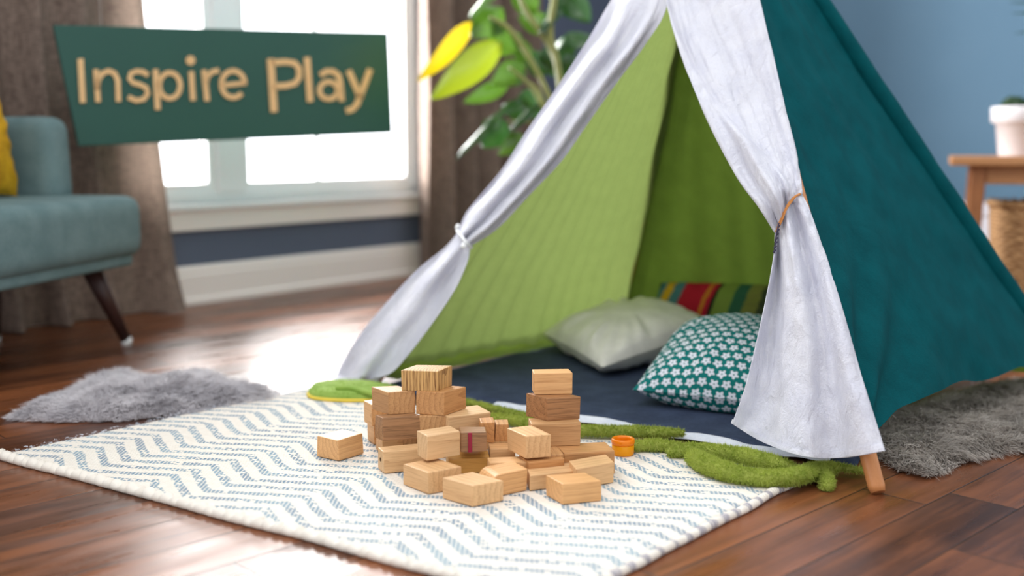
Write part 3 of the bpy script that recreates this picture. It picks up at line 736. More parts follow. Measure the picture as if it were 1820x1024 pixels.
# ================================================================== PATTERNED RUG
RB = onz(993, 1080); RL = onz(0, 815); RR = onz(1445, 845)
ru = (RB - RL); rv = (RR - RB); LU, LV = ru.length, rv.length
rug = thing('patterned_rug', 'cream rug with blue dashed zigzag weave under the wooden blocks', 'rug', RL + ru / 2 + rv / 2)
ZR = .0095
def rugp(u, v):
    p = RL + ru * u + rv * v
    edge = min(u * LU, (1 - u) * LU, v * LV, (1 - v) * LV)
    wob = .006 * nz(u * 7, v * 7, 3) * sstep(.05, 0, edge)
    d = ru.normalized() * wob - rv.normalized() * wob
    return Vector((p.x + d.x, p.y + d.y, ZR * sstep(-.004, .006, edge) + .0006 * nz(u * 22, v * 18, 2)))
V, F = grid(150, 90, rugp); UV = [(u / 150 * LU, v / 90 * LV) for v in range(91) for u in range(151)]
mk('rug_weave', V, F, MT['rug'], rug, uv=UV)
for side, nn in (('near', 190), ('end', 110)):
    V, F, UVs = [], [], []; sg_ = 10
    for i in range(nn + 1):
        t = i / nn
        c = rugp(t, 0) if side == 'near' else rugp(1, t)
        axis = ru.normalized() if side == 'near' else rv.normalized()
        out = -rv.normalized() if side == 'near' else ru.normalized()
        rr = (.0075 + .0022 * math.sin(i * 1.9 + 1.5 * nz(i * .13, 4)) + .001 * nz(i * .5, 1)) if side == 'near' else .0066 + .0012 * nz(i * .4, 6)
        c = Vector((c.x, c.y, rr * .95)) + out * .002
        for k in range(sg_):
            a = 2 * math.pi * k / sg_; tw = axis * (.003 * math.sin(a + i))
            V.append(c + out * (rr * 1.15 * math.cos(a)) + UP * (rr * math.sin(a)) + tw); UVs.append((t * LU if side == 'near' else 1.2, 0 if side == 'near' else t * LV))
    for i in range(nn):
        for k in range(sg_):
            a, b = i * sg_ + k, i * sg_ + (k + 1) % sg_; F.append((a, b, b + sg_, a + sg_))
    F += [tuple(range(sg_ - 1, -1, -1)), tuple(nn * sg_ + k for k in range(sg_))]
    mk('hem', V, F, MT['rug_hem'], rug, uv=UVs)
# short yarn fringe on the near and left edges
rs = np.random.RandomState(5); n = 2600
P = []; D = []
for k in range(n):
    t = rs.rand()
    if k % 4: q = rugp(t, 0); o = -rv.normalized()
    else: q = rugp(0, t); o = -ru.normalized()
    P.append((q.x + o.x * .001, q.y + o.y * .001, .004 + .008 * rs.rand())); D.append((o.x + rs.normal() * .5, o.y + rs.normal() * .5, rs.normal() * .25))
P = np.array(P); D = np.array(D); D /= np.linalg.norm(D, axis=1)[:, None]
V, F = strands(P, D, .004 + .005 * rs.rand(n), np.full(n, .0006), np.tile([[0, 0, -.3]], (n, 1)))
fo = mk('fringe', V, F, MT['white_bind'], rug)

# ================================================================== FUR RUGS
def inside(poly, x, y):
    c = False; n = len(poly); j = n - 1
    for i in range(n):
        if (poly[i].y > y) != (poly[j].y > y) and x < (poly[j].x - poly[i].x) * (y - poly[i].y) / (poly[j].y - poly[i].y) + poly[i].x: c = not c
        j = i
    return c
def edist(poly, x, y):
    best = 9; n = len(poly)
    for i in range(n):
        a, b = poly[i], poly[(i + 1) % n]; d = b - a; t = max(0, min(1, ((x - a.x) * d.x + (y - a.y) * d.y) / max(d.x * d.x + d.y * d.y, 1e-9)))
        best = min(best, math.hypot(x - a.x - d.x * t, y - a.y - d.y * t))
    return best
def fur_rug(name, outline, label, mat, height, ln, n, flow, seed, width=.0009, lay=.6, zfun=None):
    poly = [Vector(p) for p in outline]
    q = [cr(poly + poly[:2], (len(poly)) * k / 90) for k in range(90)]; poly = [Vector((p.x, p.y)) for p in q]
    xs = [p.x for p in poly]; ys = [p.y for p in poly]; x0, x1, y0, y1 = min(xs), max(xs), min(ys), max(ys)
    st = .014; nx, ny = int((x1 - x0) / st) + 2, int((y1 - y0) / st) + 2
    def hz(x, y, d): return .003 + height * sstep(0, .06, d) * (.75 + .6 * nz(x * 9, y * 9, seed) + .35 * nz(x * 26, y * 26, seed))
    ids = {}; V = []; F = []
    for j in range(ny + 1):
        for i in range(nx + 1):
            x, y = x0 + (i - .5) * st, y0 + (j - .5) * st
            if inside(poly, x, y): ids[i, j] = len(V); V.append((x, y, hz(x, y, edist(poly, x, y))))
    for (i, j) in ids:
        if all(k in ids for k in ((i + 1, j), (i + 1, j + 1), (i, j + 1))): F.append((ids[i, j], ids[i + 1, j], ids[i + 1, j + 1], ids[i, j + 1]))
    rs = np.random.RandomState(seed); P = []; D = []; L = []; B = []
    while len(P) < n:
        x, y = x0 + rs.rand() * (x1 - x0), y0 + rs.rand() * (y1 - y0)
        if not inside(poly, x, y): continue
        d = edist(poly, x, y)
        fx, fy = flow(x, y)
        ax = 1.4 * nz(x * 16, y * 16, seed + 1); ay = 1.4 * nz(x * 16, y * 16, seed + 9)
        v = Vector((fx + ax * .6 + rs.normal() * .25, fy + ay * .6 + rs.normal() * .25, 0)) * lay + UP * (.5 + .25 * rs.rand())
        v.normalize()
        P.append((x, y, hz(x, y, d) - .002)); D.append(tuple(v)); L.append(ln * (.6 + .6 * rs.rand()) * (.75 + .25 * sstep(0, .04, d)))
        B.append((fx * .3 + rs.normal() * .2, fy * .3 + rs.normal() * .2, -.35))
    SV, SF = strands(np.array(P), np.array(D), np.array(L), np.full(n, width) * (.7 + .6 * rs.rand(n)), np.array(B))
    SV[:, 2] = np.maximum(SV[:, 2], .0012)
    b = len(V); V = [tuple(v) for v in V] + [tuple(v) for v in SV]; F = F + [tuple(i + b for i in f) for f in SF]
    return tag(mk(name, V, F, mat), label, 'rug')
ol = [onz(x, y, .015) for x, y in ((12, 732), (70, 712), (150, 680), (215, 664), (262, 668), (330, 674), (395, 669), (455, 684), (492, 692), (478, 706), (405, 716), (335, 730), (285, 731), (205, 737), (110, 739), (50, 736))]
lc = sum((Vector(p) for p in ol), Vector()) / len(ol)
def flowL(x, y):
    d = Vector((x - lc.x, y - lc.y)); d = d / (d.length + .1); return d.x * .7 + .25, d.y * .7 - .5
fur_rug('sheepskin_rug', ol, 'pale grey sheepskin rug on the floor behind the left of the patterned rug', MT['fur_light'], .034, .03, 26000, flowL, 3, .0010, .9)
orr = [onz(x, y, .012) for x, y in ((1528, 782), (1575, 728), (1680, 694), (1760, 676), (1850, 668), (1960, 700), (1990, 740), (1930, 790), (1850, 800), (1800, 795), (1740, 805), (1690, 825), (1655, 836), (1600, 828), (1572, 812), (1540, 795))]
def flowR(x, y): return -.25, -.95
fur_rug('shag_rug', orr, 'grey shaggy fur rug on the floor under the teal side of the tent', MT['fur_grey'], .012, .045, 30000, flowR, 11, .0009, .9)

# ================================================================== GREEN PLUSH PIECES
def fuzzy(name, runs, label, mat, cat='plush vine', dens=520000, ln=.0048, flat=.85, zadd=.0, seed=0, extra=None):
    """runs: list of (px path, radius list, ground height)"""
    mb = MB(); P = []; D = []
    rs = np.random.RandomState(seed + 20)
    for px, rad, zg in runs:
        rad = rad if isinstance(rad, (list, tuple)) else [rad] * len(px)
        zz = zg if isinstance(zg, (list, tuple)) else [zg] * len(px)
        pts = [onz(x, y, z + r * flat) for (x, y), r, z in zip(px, rad, zz)]
        n = max(10, int((len(px) - 1) * 9)); L = len(pts) - 1
        q = [cr(pts, L * k / n) for k in range(n + 1)]; rr = [max(.0025, cr(rad, L * k / n)) for k in range(n + 1)]
        d0 = (q[0] - q[1]).normalized(); d1 = (q[-1] - q[-2]).normalized()
        q = [q[0] + d0 * rr[0] * .75, q[0] + d0 * rr[0] * .45] + q + [q[-1] + d1 * rr[-1] * .45, q[-1] + d1 * rr[-1] * .75]
        rr = [rr[0] * .4, rr[0] * .82] + rr + [rr[-1] * .82, rr[-1] * .4]
        rr = [r * (1 + .13 * nz(k * .33, seed)) for k, r in enumerate(rr)]
        V, F = tube(q, rr, 14, flat=flat); mb.add(V, F)
        for f in F[:-2]:
            a, b, c, d = [V[i] for i in f]; ar = ((b - a).cross(d - a)).length
            nn = ((b - a).cross(d - a)).normalized()
            ctr = sum(q, Vector()) / len(q)
            for _ in range(int(ar * dens) + (rs.rand() < ar * dens % 1)):
                u, w = rs.rand(), rs.rand(); p = a * (1 - u) * (1 - w) + b * u * (1 - w) + c * u * w + d * (1 - u) * w
                # outward normal: away from nearest axis point
                i0 = min(range(len(q)), key=lambda i: (q[i] - p).length_squared) if False else min(len(q) - 1, F.index(f) // 14 if False else 0)
                P.append(tuple(p)); D.append(tuple(nn))
    # fix normals using the tube winding (outward)
    b = len(mb.V)
    P = np.array(P); D = np.array(D)
    J = rs.normal(size=D.shape) * .45
    D2 = D + J; D2 /= np.linalg.norm(D2, axis=1)[:, None]
    V, F = strands(P, D2, ln * (.6 + .8 * rs.rand(len(P))), np.full(len(P), .00045), rs.normal(size=D.shape) * .3)
    V[:, 2] = np.maximum(V[:, 2], .001)
    mb.V += [Vector(v) for v in V]; mb.F += [tuple(i + b for i in f) for f in F]
    o = mk(name, mb.V, mb.F, mat); return tag(o, label, cat)
GZ = .012
fuzzy('plush_vine', [([(872, 742), (905, 746), (940, 752), (985, 760), (1030, 765), (1080, 766), (1130, 767), (1180, 769), (1212, 770)], [.008, .009, .009, .009, .010, .0105, .0105, .009, .006], .015)],
      'long green fuzzy strip lying on the mat edge behind the right block tower', MT['fuzz'], seed=1)
fuzzy('plush_vine', [([(800, 706), (845, 718), (885, 728), (930, 738), (960, 746)], [.005, .005, .006, .006, .005], .015)], 'thin green fuzzy strip curving between the two block towers', MT['fuzz'], seed=2)
fuzzy('plush_vine', [([(1128, 793), (1160, 791), (1195, 794), (1232, 800)], [.009, .0105, .010, .007], GZ)], 'short green fuzzy strip just right of the orange plastic ring', MT['fuzz'], seed=3)
fuzzy('plush_vine', [([(1192, 804), (1214, 804)], [.0085, .0085], GZ), ([(1232, 812), (1262, 828), (1310, 843), (1365, 850), (1412, 847), (1452, 836), (1478, 833)], [.014, .0165, .0145, .0135, .014, .013, .011], [GZ] * 5 + [.008, .006]),
      ([(1225, 800), (1285, 805), (1345, 815), (1390, 826), (1420, 836)], [.013, .014, .0135, .011, .006], GZ + .004), ([(1448, 838), (1466, 848), (1470, 862), (1465, 866)], [.010, .011, .0105, .007], [.010, .004, .0, .0]),
      ([(1445, 832), (1485, 830), (1515, 834), (1538, 838)], [.009, .007, .005, .004], .008)], 'thick branching green fuzzy strip at the corner of the patterned rug', MT['fuzz'], seed=4)
# flat leaf-shaped pad at the foot of the left flap
lp = thing('terry_leaf', 'flat light green terry leaf with a yellow rim at the foot of the left flap', 'plush leaf', onz(620, 698))
pad = [onz(x, y, .012) for x, y in ((548, 700), (556, 690), (585, 684), (625, 683), (665, 686), (705, 694), (720, 705), (690, 711), (640, 713), (590, 712), (556, 708))]
pc = sum(pad, Vector()) / len(pad); loop = [cr(pad + pad[:2], len(pad) * k / 60) for k in range(60)]
V = []; F = []
for j, (s_, h) in enumerate(((1, .011), (1.0, .016), (.93, .024), (.7, .027), (.35, .026), (.02, .026))):
    for p in loop: V.append(Vector((pc.x + (p.x - pc.x) * s_, pc.y + (p.y - pc.y) * s_, h + .003 * nz(p.x * 30, p.y * 30, j))))
for j in range(5):
    for k in range(60): F.append((j * 60 + k, j * 60 + (k + 1) % 60, (j + 1) * 60 + (k + 1) % 60, (j + 1) * 60 + k))
rs = np.random.RandomState(9); P = []; 
while len(P) < 3500:
    a, s_ = rs.randint(60), math.sqrt(rs.rand()); p = loop[a]; P.append((pc.x + (p.x - pc.x) * s_, pc.y + (p.y - pc.y) * s_, .023 if s_ < .93 else .018))
D = rs.normal(size=(3500, 3)) * .5 + [0, 0, 1]; D /= np.linalg.norm(D, axis=1)[:, None]
SV, SF = strands(np.array(P), D, .004 + .003 * rs.rand(3500), np.full(3500, .0005), rs.normal(size=(3500, 3)) * .3)
b = len(V); mk('leaf_pad', [tuple(v) for v in V] + [tuple(v) for v in SV], F + [tuple(i + b for i in f) for f in SF], MT['fuzz_light'], lp)
rim = loop[38:60] + loop[:1]; mb = MB(); mb.add(*tube([Vector((p.x, p.y, .013)) for p in rim], .0042, 8)); mb.build('rim', MT['yellow_trim'], lp, True)
mb = MB(); mb.add(*tube([onz(x, y, .03) for x, y in ((596, 690), (620, 690), (650, 697), (690, 704))], [.005, .006, .006, .004], 8, 24)); mb.build('fold', MT['fuzz_light'], lp, True)

# ================================================================== ORANGE RING
oc = onz(1107, 805, .012); ring = thing('plastic_ring', 'orange and yellow plastic ring toy on the rug right of the blocks', 'toy ring', Vector((oc.x, oc.y, .0105)))
cc = (oc.x, oc.y, .0105)
V, F = lathe([(.0155, 0), (.0185, 0), (.0195, .002), (.0195, .016), (.0185, .018), (.0155, .018), (.0145, .016), (.0145, .002), (.0155, 0)], cc, 40); mk('ring_body', V, F, MT['amber'], ring)
V, F = lathe([(.0155, .018), (.0195, .018), (.0205, .021), (.0205, .025), (.0195, .028), (.0165, .028), (.0150, .025), (.0150, .021), (.0155, .018)], cc, 40); mk('ring_rim', V, F, MT['orange'], ring)

# ================================================================== WOODEN BLOCKS
def z1(p): return (540 + p[0] * .31868, 620 + p[1] * .31868)
ZB = .0107
def solve_len(F0, d, xt):
    lo, hi = 0.004, .16
    s0 = proj(F0 + d * .004)[0] < xt
    for _ in range(40):
        m_ = (lo + hi) / 2
        if (proj(F0 + d * m_)[0] < xt) == s0: lo = m_
        else: hi = m_
    return (lo + hi) / 2
def block(label, Fp, Lp=None, Rp=None, z=ZB, h=None, ytop=None, top=False, theta=None, dl=None, dr=None, mat='block', px=False, bev=.0016, shape=None, jit=.0012, skew=.9):
    cv = (lambda p: p) if px else z1
    zp = z + (h if top else 0)
    Fw = onz(*cv(Fp), zp)
    est = []
    for p, rt in ((Lp, False), (Rp, True)):
        if p is None or p[1] is None: continue
        d = onz(*cv(p), zp) - Fw
        est.append((math.degrees(math.atan2(d.y, -d.x)) if not rt else math.degrees(math.atan2(d.x, d.y)), abs(cv(p)[0] - cv(Fp)[0])))
    if theta is None: theta = sum(a * w for a, w in est) / sum(w for a, w in est)
    th = math.radians(theta); dL = Vector((-math.cos(th), math.sin(th), 0)); dR = Vector((math.sin(th), math.cos(th), 0))
    if Lp is not None and Rp is not None and Lp[1] is not None and len(est) == 2 and skew:
        mL = (onz(*cv(Lp), zp) - Fw).normalized(); mR = (onz(*cv(Rp), zp) - Fw).normalized()
        dL = dL.lerp(mL, skew).normalized(); dR = dR.lerp(mR, skew).normalized()
    F0 = Vector((Fw.x, Fw.y, zp))
    lL = dl if dl else max(.02, min(.095, solve_len(F0, dL, cv((Lp[0], 0))[0])))
    lR = dr if dr else max(.02, min(.095, solve_len(F0, dR, cv((Rp[0], 0))[0])))
    if h is None:
        yt = cv((0, ytop))[1]; lo, hi = 0, .1
        for _ in range(40):
            m_ = (lo + hi) / 2
            if proj((Fw.x, Fw.y, z + m_))[1] > yt: lo = m_
            else: hi = m_
        h = lo
    base = Vector((Fw.x, Fw.y, z)); ctr = base + dL * lL / 2 + dR * lR / 2
    long_right = lR >= lL
    ax = dR if long_right else dL; ay = UP.cross(ax); ang = math.atan2(ax.y, ax.x)
    lx, ly = (lR, lL) if long_right else (lL, lR)
    j = lambda s_=jit: R_.uniform(-s_, s_)
    pts = []
    for zz in (0, h):
        oth = dL if long_right else dR; flip = 1 if oth.dot(ay) > 0 else -1
        for sx, sy in ((-1, -1), (1, -1), (1, 1), (-1, 1)):
            q = ax * (sx * lx / 2) + oth * (flip * sy * ly / 2)
            pts.append(Vector((q.dot(ax) + j(), q.dot(ay) + j(), zz + (j(.0008) if zz else 0))))
    if shape == 'chamfer':      # sloping top towards the viewer
        tocam = [(base - ctr).dot(ax), (base - ctr).dot(ay)]
        for p in pts[4:]:
            if p.y * tocam[1] > 0: p.z -= h * .32
    V, F = bevbox(pts, bev, 2)
    if shape == 'roundtop':
        V = [Vector((v.x, v.y, v.z - (h * .28 * (v.x / (lx / 2)) ** 4 if v.z > h * .5 else 0))) for v in V]
    if shape == 'roundend':
        bm = bmesh.new(); vs = [bm.verts.new(p) for p in pts]
        for f in BOXF: bm.faces.new([vs[i] for i in f])
        bmesh.ops.recalc_face_normals(bm, faces=bm.faces)
        loc_l = ((base + dL * lL) - ctr)
        es = [e for e in bm.edges if abs(e.verts[0].co.z - h) < .002 and abs(e.verts[1].co.z - h) < .002]
        key = lambda e: (((e.verts[0].co + e.verts[1].co) / 2).x * ax + ((e.verts[0].co + e.verts[1].co) / 2).y * ay).dot(dL - dR * .3)
        es.sort(key=key, reverse=True)
        es.sort(key=lambda e: -((((e.verts[0].co + e.verts[1].co) / 2).x * ax + ((e.verts[0].co + e.verts[1].co) / 2).y * ay).dot(-dR if shape == 'x' else -dR)))
        bmesh.ops.bevel(bm, geom=[es[0]], offset=h * .5, segments=6, profile=.5, affect='EDGES')
        bmesh.ops.bevel(bm, geom=[e for e in bm.edges if e.calc_face_angle(0) > .6], offset=bev, segments=2, profile=.6, affect='EDGES')
        bm.verts.index_update(); V = [v.co.copy() for v in bm.verts]; F = [tuple(v.index for v in f.verts) for f in bm.faces]; bm.free()
    me = bpy.data.meshes.new('wooden_block'); me.from_pydata([tuple(v) for v in V], [], F); me.materials.append(MT[mat])
    o = bpy.data.objects.new('wooden_block', me); C.objects.link(o); o.location = ctr; o.rotation_euler = (0, 0, ang)
    tag(o, label, 'toy block', 'wooden building blocks on the patterned rug')
    o['_dims'] = (lx, ly, h); return o, (base, dL, dR, lL, lR, h)
H1, H2, H3, H4 = ZB, .0507, .0907, .1307
hh = .0398
BL_ = {}
def B(key, *a, **k): BL_[key] = block(*a, **k)
B('single', 'single wooden block standing apart left of the block pile', (195, 626), (75, 600), (332, 585), ytop=510)
B('hole', 'wooden block with a dark knot on its end, lower left of the pile', (445, 696), (415, 668), (690, 672), z=ZB, h=hh - .003)
B('f1', 'pale front-row wooden block, leftmost of the front row', (697, 812), (553, 757), (880, 778), ytop=692)
B('f2', 'pale wooden block nearest the viewer, second from left in the front row', (945, 883), (774, 836), (1115, 850), ytop=765)
B('f3', 'wooden block with one rounded end in the middle of the front row', (1045, 712), (960, 655), (1248, 672), z=ZB, h=.034, top=True, dl=.05, shape='roundend')
B('f4', 'low pinkish wooden block tucked behind the frontmost right block', (942, 846), (937, 832), (1022, 836), z=ZB, h=.024, top=True, px=True, dl=.045, theta=80)
B('f5', 'wooden block at the right end of the front row', (1024, 833), (1008, 812), (1092, 821), z=ZB, h=.034, top=True, px=True, dl=.045)
B('f6', 'square pale wooden block, rightmost of the nearest front blocks', (1000, 897), (977, 884), (1069, 891), ytop=861, px=True, dl=.05)
B('y1', 'honey coloured wooden block with a sloped top in the middle of the pile', (808, 702), None, (1035, 690), z=ZB, h=.036, dl=.04, mat='block_yellow', shape='chamfer')
B('m1', 'wooden block resting on others in front of the left tower', (688, 626), (632, 596), (874, 594), z=.0492, ytop=487)
B('red', 'short wooden block with a dark red painted stripe between the towers', (876, 578), None, (1020, 566), z=H2, h=.032, theta=84, dl=.04, mat='block_grey')
B('bk1', 'small wooden block right behind the red-striped block', (985, 524), None, (1066, 520), z=H2, h=.034, theta=84, dl=.035, mat='block_tan')
B('bk2', 'small upright wooden block behind the tilted block', (1068, 518), None, (1146, 514), z=H2, h=.030, theta=86, dl=.035, mat='block_tan')
B('s1', 'wooden block lying under the small blocks between the towers', (985, 560), None, (1140, 556), z=ZB, h=hh, theta=88, dl=.05, top=False)
B('g1', 'wooden block with a bright top left of the tilted block', (1038, 562), None, (1182, 557), z=ZB, h=.0375, top=True, theta=84, dl=.04)
B('g2', 'flat wooden block behind the round-ended front block', (1038, 640), None, (1250, 633), z=ZB, h=.033, top=True, theta=82, dl=.035)
B('g3', 'tan wooden block beneath the tilted block', (1252, 634), None, (1455, 606), z=ZB, h=.036, top=True, dl=.045, mat='block_tan', theta=70)
B('tilt', 'large tapered wooden block perched at the foot of the right tower', (1240, 615), (1152, 572), (1380, 602), z=.0505, ytop=490, dl=.062, theta=62)
B('plank', 'long flat wooden block under the right tower', (1003, 806), None, (1093, 796), z=ZB, h=hh, top=True, px=True, dl=.055, theta=78, mat='block_tan')
B('small', 'short wooden block left of the long flat block under the right tower', (974, 809), None, (1002, 807), z=ZB, h=hh, top=True, px=True, dl=.05, theta=80, mat='block_tan')
B('T3', 'bottom block of the right tower of three', (944, 795), None, (1032, 786), z=H2, h=hh, px=True, dl=.036, theta=83, mat='block_tan')
B('T2', 'middle block of the right tower, dark grained on one face', (1360, 405), (1240, 378), (1543, 393), z=H3, h=hh, mat='block_grey')
B('T1', 'topmost block of the right tower', (1285, 258), None, (1498, 250), z=H4, h=.036, dl=.036, theta=84)
B('L1', 'base block at the left corner of the left tower', (440, 585), (403, 560), (514, 572), z=ZB, h=hh, dr=.04)
B('L1r', 'round-edged base block inside the left tower', (520, 566), None, (640, 560), z=ZB, h=hh, theta=82, dl=.055, mat='block_tan', bev=.012)
B('L1m', 'base block under the right half of the left tower', (660, 560), None, (900, 545), z=ZB, h=hh, theta=86, dl=.055)
B('L2b', 'upper of two wooden blocks peeking out behind the left tower', (380, 432), None, (480, 424), z=H2, h=hh, theta=60, dl=.035)
B('L1b', 'lower of two wooden blocks peeking out behind the left tower', (395, 535), None, (480, 528), z=ZB, h=hh, theta=60, dl=.035)
B('L2', 'dark grained block in the second layer of the left tower, at its left', (442, 515), (397, 497), (655, 501), z=H2, h=hh, mat='block_grey')
B('L2r', 'middle block in the second layer of the left tower', (646, 502), None, (806, 496), z=H2, h=hh, theta=86, dl=.05, mat='block_tan')
B('L2c', 'rightmost block in the second layer of the left tower', (808, 508), None, (1046, 476), z=H2, h=hh, dl=.055, mat='block')
B('L3l', 'left block in the third layer of the left tower', (475, 370), (378, 340), (624, 360), z=H3, h=hh, mat='block_tan')
B('L3r', 'right block in the third layer of the left tower', (785, 374), (628, 366), (904, 335), z=H3, h=hh, mat='block_tan')
B('top', 'topmost rough-grained block of the left tower', (745, 240), (543, 234), (826, 208), z=H4, h=.036, mat='block_grain')
# flat dark disc painting the shade inside a hole, and red stripe
def child_on(key, name, mat, V, F):
    o, _ = BL_[key]; me = bpy.data.meshes.new(name); me.from_pydata([tuple(v) for v in V], [], F); me.materials.append(mat)
    c = bpy.data.objects.new(name, me); C.objects.link(c); c.parent = o; return c
o, (bs, dL, dR, lL, lR, h) = BL_['hole']
inv = Matrix.Rotation(-o.rotation_euler.z, 3, 'Z')
pos = bs + dL * lL * .45 - dR * .0004 + UP * h * .55
V = [inv @ (pos + dL * .0032 * math.cos(k * .524) + UP * .0036 * math.sin(k * .524) - dR * .0008 - o.location) for k in range(12)]
child_on('hole', 'hollow', MT['hole'], V, [tuple(range(12))])
o, (bs, dL, dR, lL, lR, h) = BL_['red']; inv = Matrix.Rotation(-o.rotation_euler.z, 3, 'Z')
q0 = bs + dR * lR * .28 - dL * .0016
V = [inv @ (p - o.location) for p in obox(q0, dR * .0065, dL * .003, UP * (h + .0004))]
child_on('red', 'stripe', MT['red_paint'], V, BOXF)['label'] = 'dark red painted stripe'
for o, _ in BL_.values(): del o['_dims']

# ================================================================== PLANT BEHIND THE TENT
PY = 3.62
pb = Vector((aty(1000, 400, PY).x + .02, PY, 0))
pl = thing('potted_plant', 'tall leafy plant with glossy and yellowing leaves in front of the right curtain', 'plant', pb)
V, F = lathe([(0, 0), (.10, 0), (.13, .22), (.135, .25), (.12, .25), (.115, .22)], (pb.x, pb.y, 0), 28); mk('pot', V, F, MT['pot_grey'], pl)
V, F = lathe([(.118, .2), (.06, .21), (0.001, .21)], (pb.x, pb.y, 0), 28); mk('soil', V, F, MT['soil'], pl)
def pp(x, y, dy=0): return aty(x, y, PY + dy)
for path, r in (([(1000, 330), (985, 200), (945, 110), (905, 52), (870, 30)], .009), ([(1002, 330), (996, 150), (975, 80), (935, 20), (915, -30)], .009), ([(1004, 330), (1000, 200), (990, 110), (978, 60), (985, 0), (990, -60)], .011), ([(1000, 330), (965, 180), (935, 145), (905, 120)], .007), ([(1003, 330), (975, 215), (940, 150)], .007), ([(1003, 330), (960, 230), (905, 215)], .006)):
    pts = [Vector((pb.x, pb.y, .2)), Vector((pb.x - .01, pb.y, .35))] + [pp(x, y, -.02 * i) for i, (x, y) in enumerate(path)]
    mb = MB(); mb.add(*tube(pts, [r] * (len(pts) - 1) + [r * .5], 8, 40)); mb.build('stem', MT['stem'], pl, True)
def leaf(bx, tx, w, mat, dy=0.0, dyt=0.0, roll=0.0, fold=.25, droop=.12):
    a, b = pp(*bx, dy), pp(*tx, dyt); ax = b - a; L = ax.length; ax.normalize()
    view = Vector((0, -1, .15)).normalized()
    sd_ = ax.cross(view).normalized(); nn = sd_.cross(ax).normalized()
    sd2 = sd_ * math.cos(roll) + nn * math.sin(roll); n2 = sd2.cross(ax).normalized()
    def fn(u, v):
        t = v; prof = (math.sin(math.pi * min(1, t ** .8)) ** .75) * (1 - .25 * t) if 0 < t < 1 else 0
        s_ = (u - .5) * 2
        return a + ax * (L * t) + sd2 * (s_ * w * .5 * prof) + n2 * (-abs(s_) ** 1.5 * w * fold * prof + droop * L * 4 * t * (1 - t) * .5 + .03 * w * math.sin(7 * t + s_ * 3)) 
    V, F = grid(8, 16, fn); return mk('leaf', V, F, MT[mat], pl)
px2 = PY / F_PX
LV_ = [((845, 40), (741, 146), 44, 'leaf_yellow', -.05, -.15, .75), ((893, 75), (764, 178), 62, 'leaf_lime', -.05, -.16, .35), ((895, 15), (836, 66), 60, 'leaf_mid', 0, -.1, .2), ((880, -25), (834, 34), 46, 'leaf_mid', -.02, -.12, -.9),
 ((915, 95), (868, 30), 60, 'leaf_mid', 0, -.05, -.3), ((940, 110), (905, 62), 40, 'leaf_mid', .03, 0, .4), ((935, 115), (872, 150), 50, 'leaf_mid', .02, -.06, .3), ((905, 150), (823, 182), 36, 'leaf_mid', .02, -.08, .4), ((935, 130), (880, 132), 44, 'leaf', .04, .02, -.2),
 ((925, 175), (862, 222), 40, 'leaf', -.02, -.12, -1.0), ((880, 212), (811, 283), 36, 'leaf', -.02, -.12, -1.0), ((900, 215), (856, 262), 62, 'leaf', .03, 0, .2), ((960, 180), (905, 235), 40, 'leaf', -.01, -.1, -.95), ((930, 240), (885, 276), 36, 'leaf_mid', .02, -.05, .6),
 ((985, 5), (960, 60), 54, 'leaf', -.02, -.08, -.9), ((1000, -20), (1050, 40), 62, 'leaf', .02, .0, .2), ((1005, 60), (1065, 75), 44, 'leaf', .05, .05, .5), ((1000, 100), (1058, 140), 50, 'leaf', .06, .08, .3), ((960, 90), (1010, 140), 48, 'leaf', .08, .1, 0), ((975, 50), (920, 30), 46, 'leaf_mid', .04, .04, .4),
 ((930, 160), (960, 215), 50, 'leaf', .08, .1, .2), ((985, 210), (950, 265), 46, 'leaf', .08, .06, .2), ((955, 20), (905, -15), 50, 'leaf_mid', .02, .0, .5), ((925, 60), (880, 95), 50, 'leaf_mid', .06, .05, -.3), ((940, 200), (890, 190), 44, 'leaf', .08, .1, .3), ((975, 130), (935, 90), 50, 'leaf', .09, .1, .1),
 ((985, -60), (1035, -10), 60, 'leaf', .0, -.05, .4), ((930, -40), (880, -70), 60, 'leaf_mid', 0, -.05, .4), ((1010, 150), (1045, 110), 40, 'leaf', .1, .1, -.4), ((905, 240), (935, 290), 44, 'leaf', .08, .08, .2), ((985, 95), (1035, 60), 46, 'leaf', .12, .12, .3)]
for bx, tx, w, m_, d0, d1, rl in LV_: leaf(bx, tx, w * px2, m_, d0, d1, rl)

# ================================================================== SIDE TABLE, BASKET, POTS
ta = Vector((.93, -.36, 0)).normalized(); tb_ = Vector((-ta.y, ta.x, 0))
if tb_.y < 0: tb_ = -tb_
TO = aty(1690, 285, 3.50); TO.z = 0
def tp(a, b, h): return TO + ta * a + tb_ * b + UP * h
st = thing('side_table', 'small wooden side table against the blue wall, right of the tent', 'table', tp(.3, .2, 0))
def tbox(a0, a1, b0, b1, h0, h1): return [tp(a0, b0, h0), tp(a1, b0, h0), tp(a1, b1, h0), tp(a0, b1, h0), tp(a0, b0, h1), tp(a1, b0, h1), tp(a1, b1, h1), tp(a0, b1, h1)]
TH = .508
mb = MB(); mb.add(*bevbox(tbox(0, .72, 0, .40, TH - .03, TH), .006)); mb.build('table_top', MT['table'], st)
for a, b in ((.065, .04), (.61, .04), (.065, .33), (.61, .33)):
    s1 = .012 if a < .3 else -.012
    P8 = [tp(a - s1, b, 0), tp(a - s1 + .042, b, 0), tp(a - s1 + .042, b + .042, 0), tp(a - s1, b + .042, 0), tp(a, b, TH - .03), tp(a + .046, b, TH - .03), tp(a + .046, b + .046, TH - .03), tp(a, b + .046, TH - .03)]
    mb = MB(); mb.add(*bevbox(P8, .004)); mb.build('leg', MT['table_dark'], st)
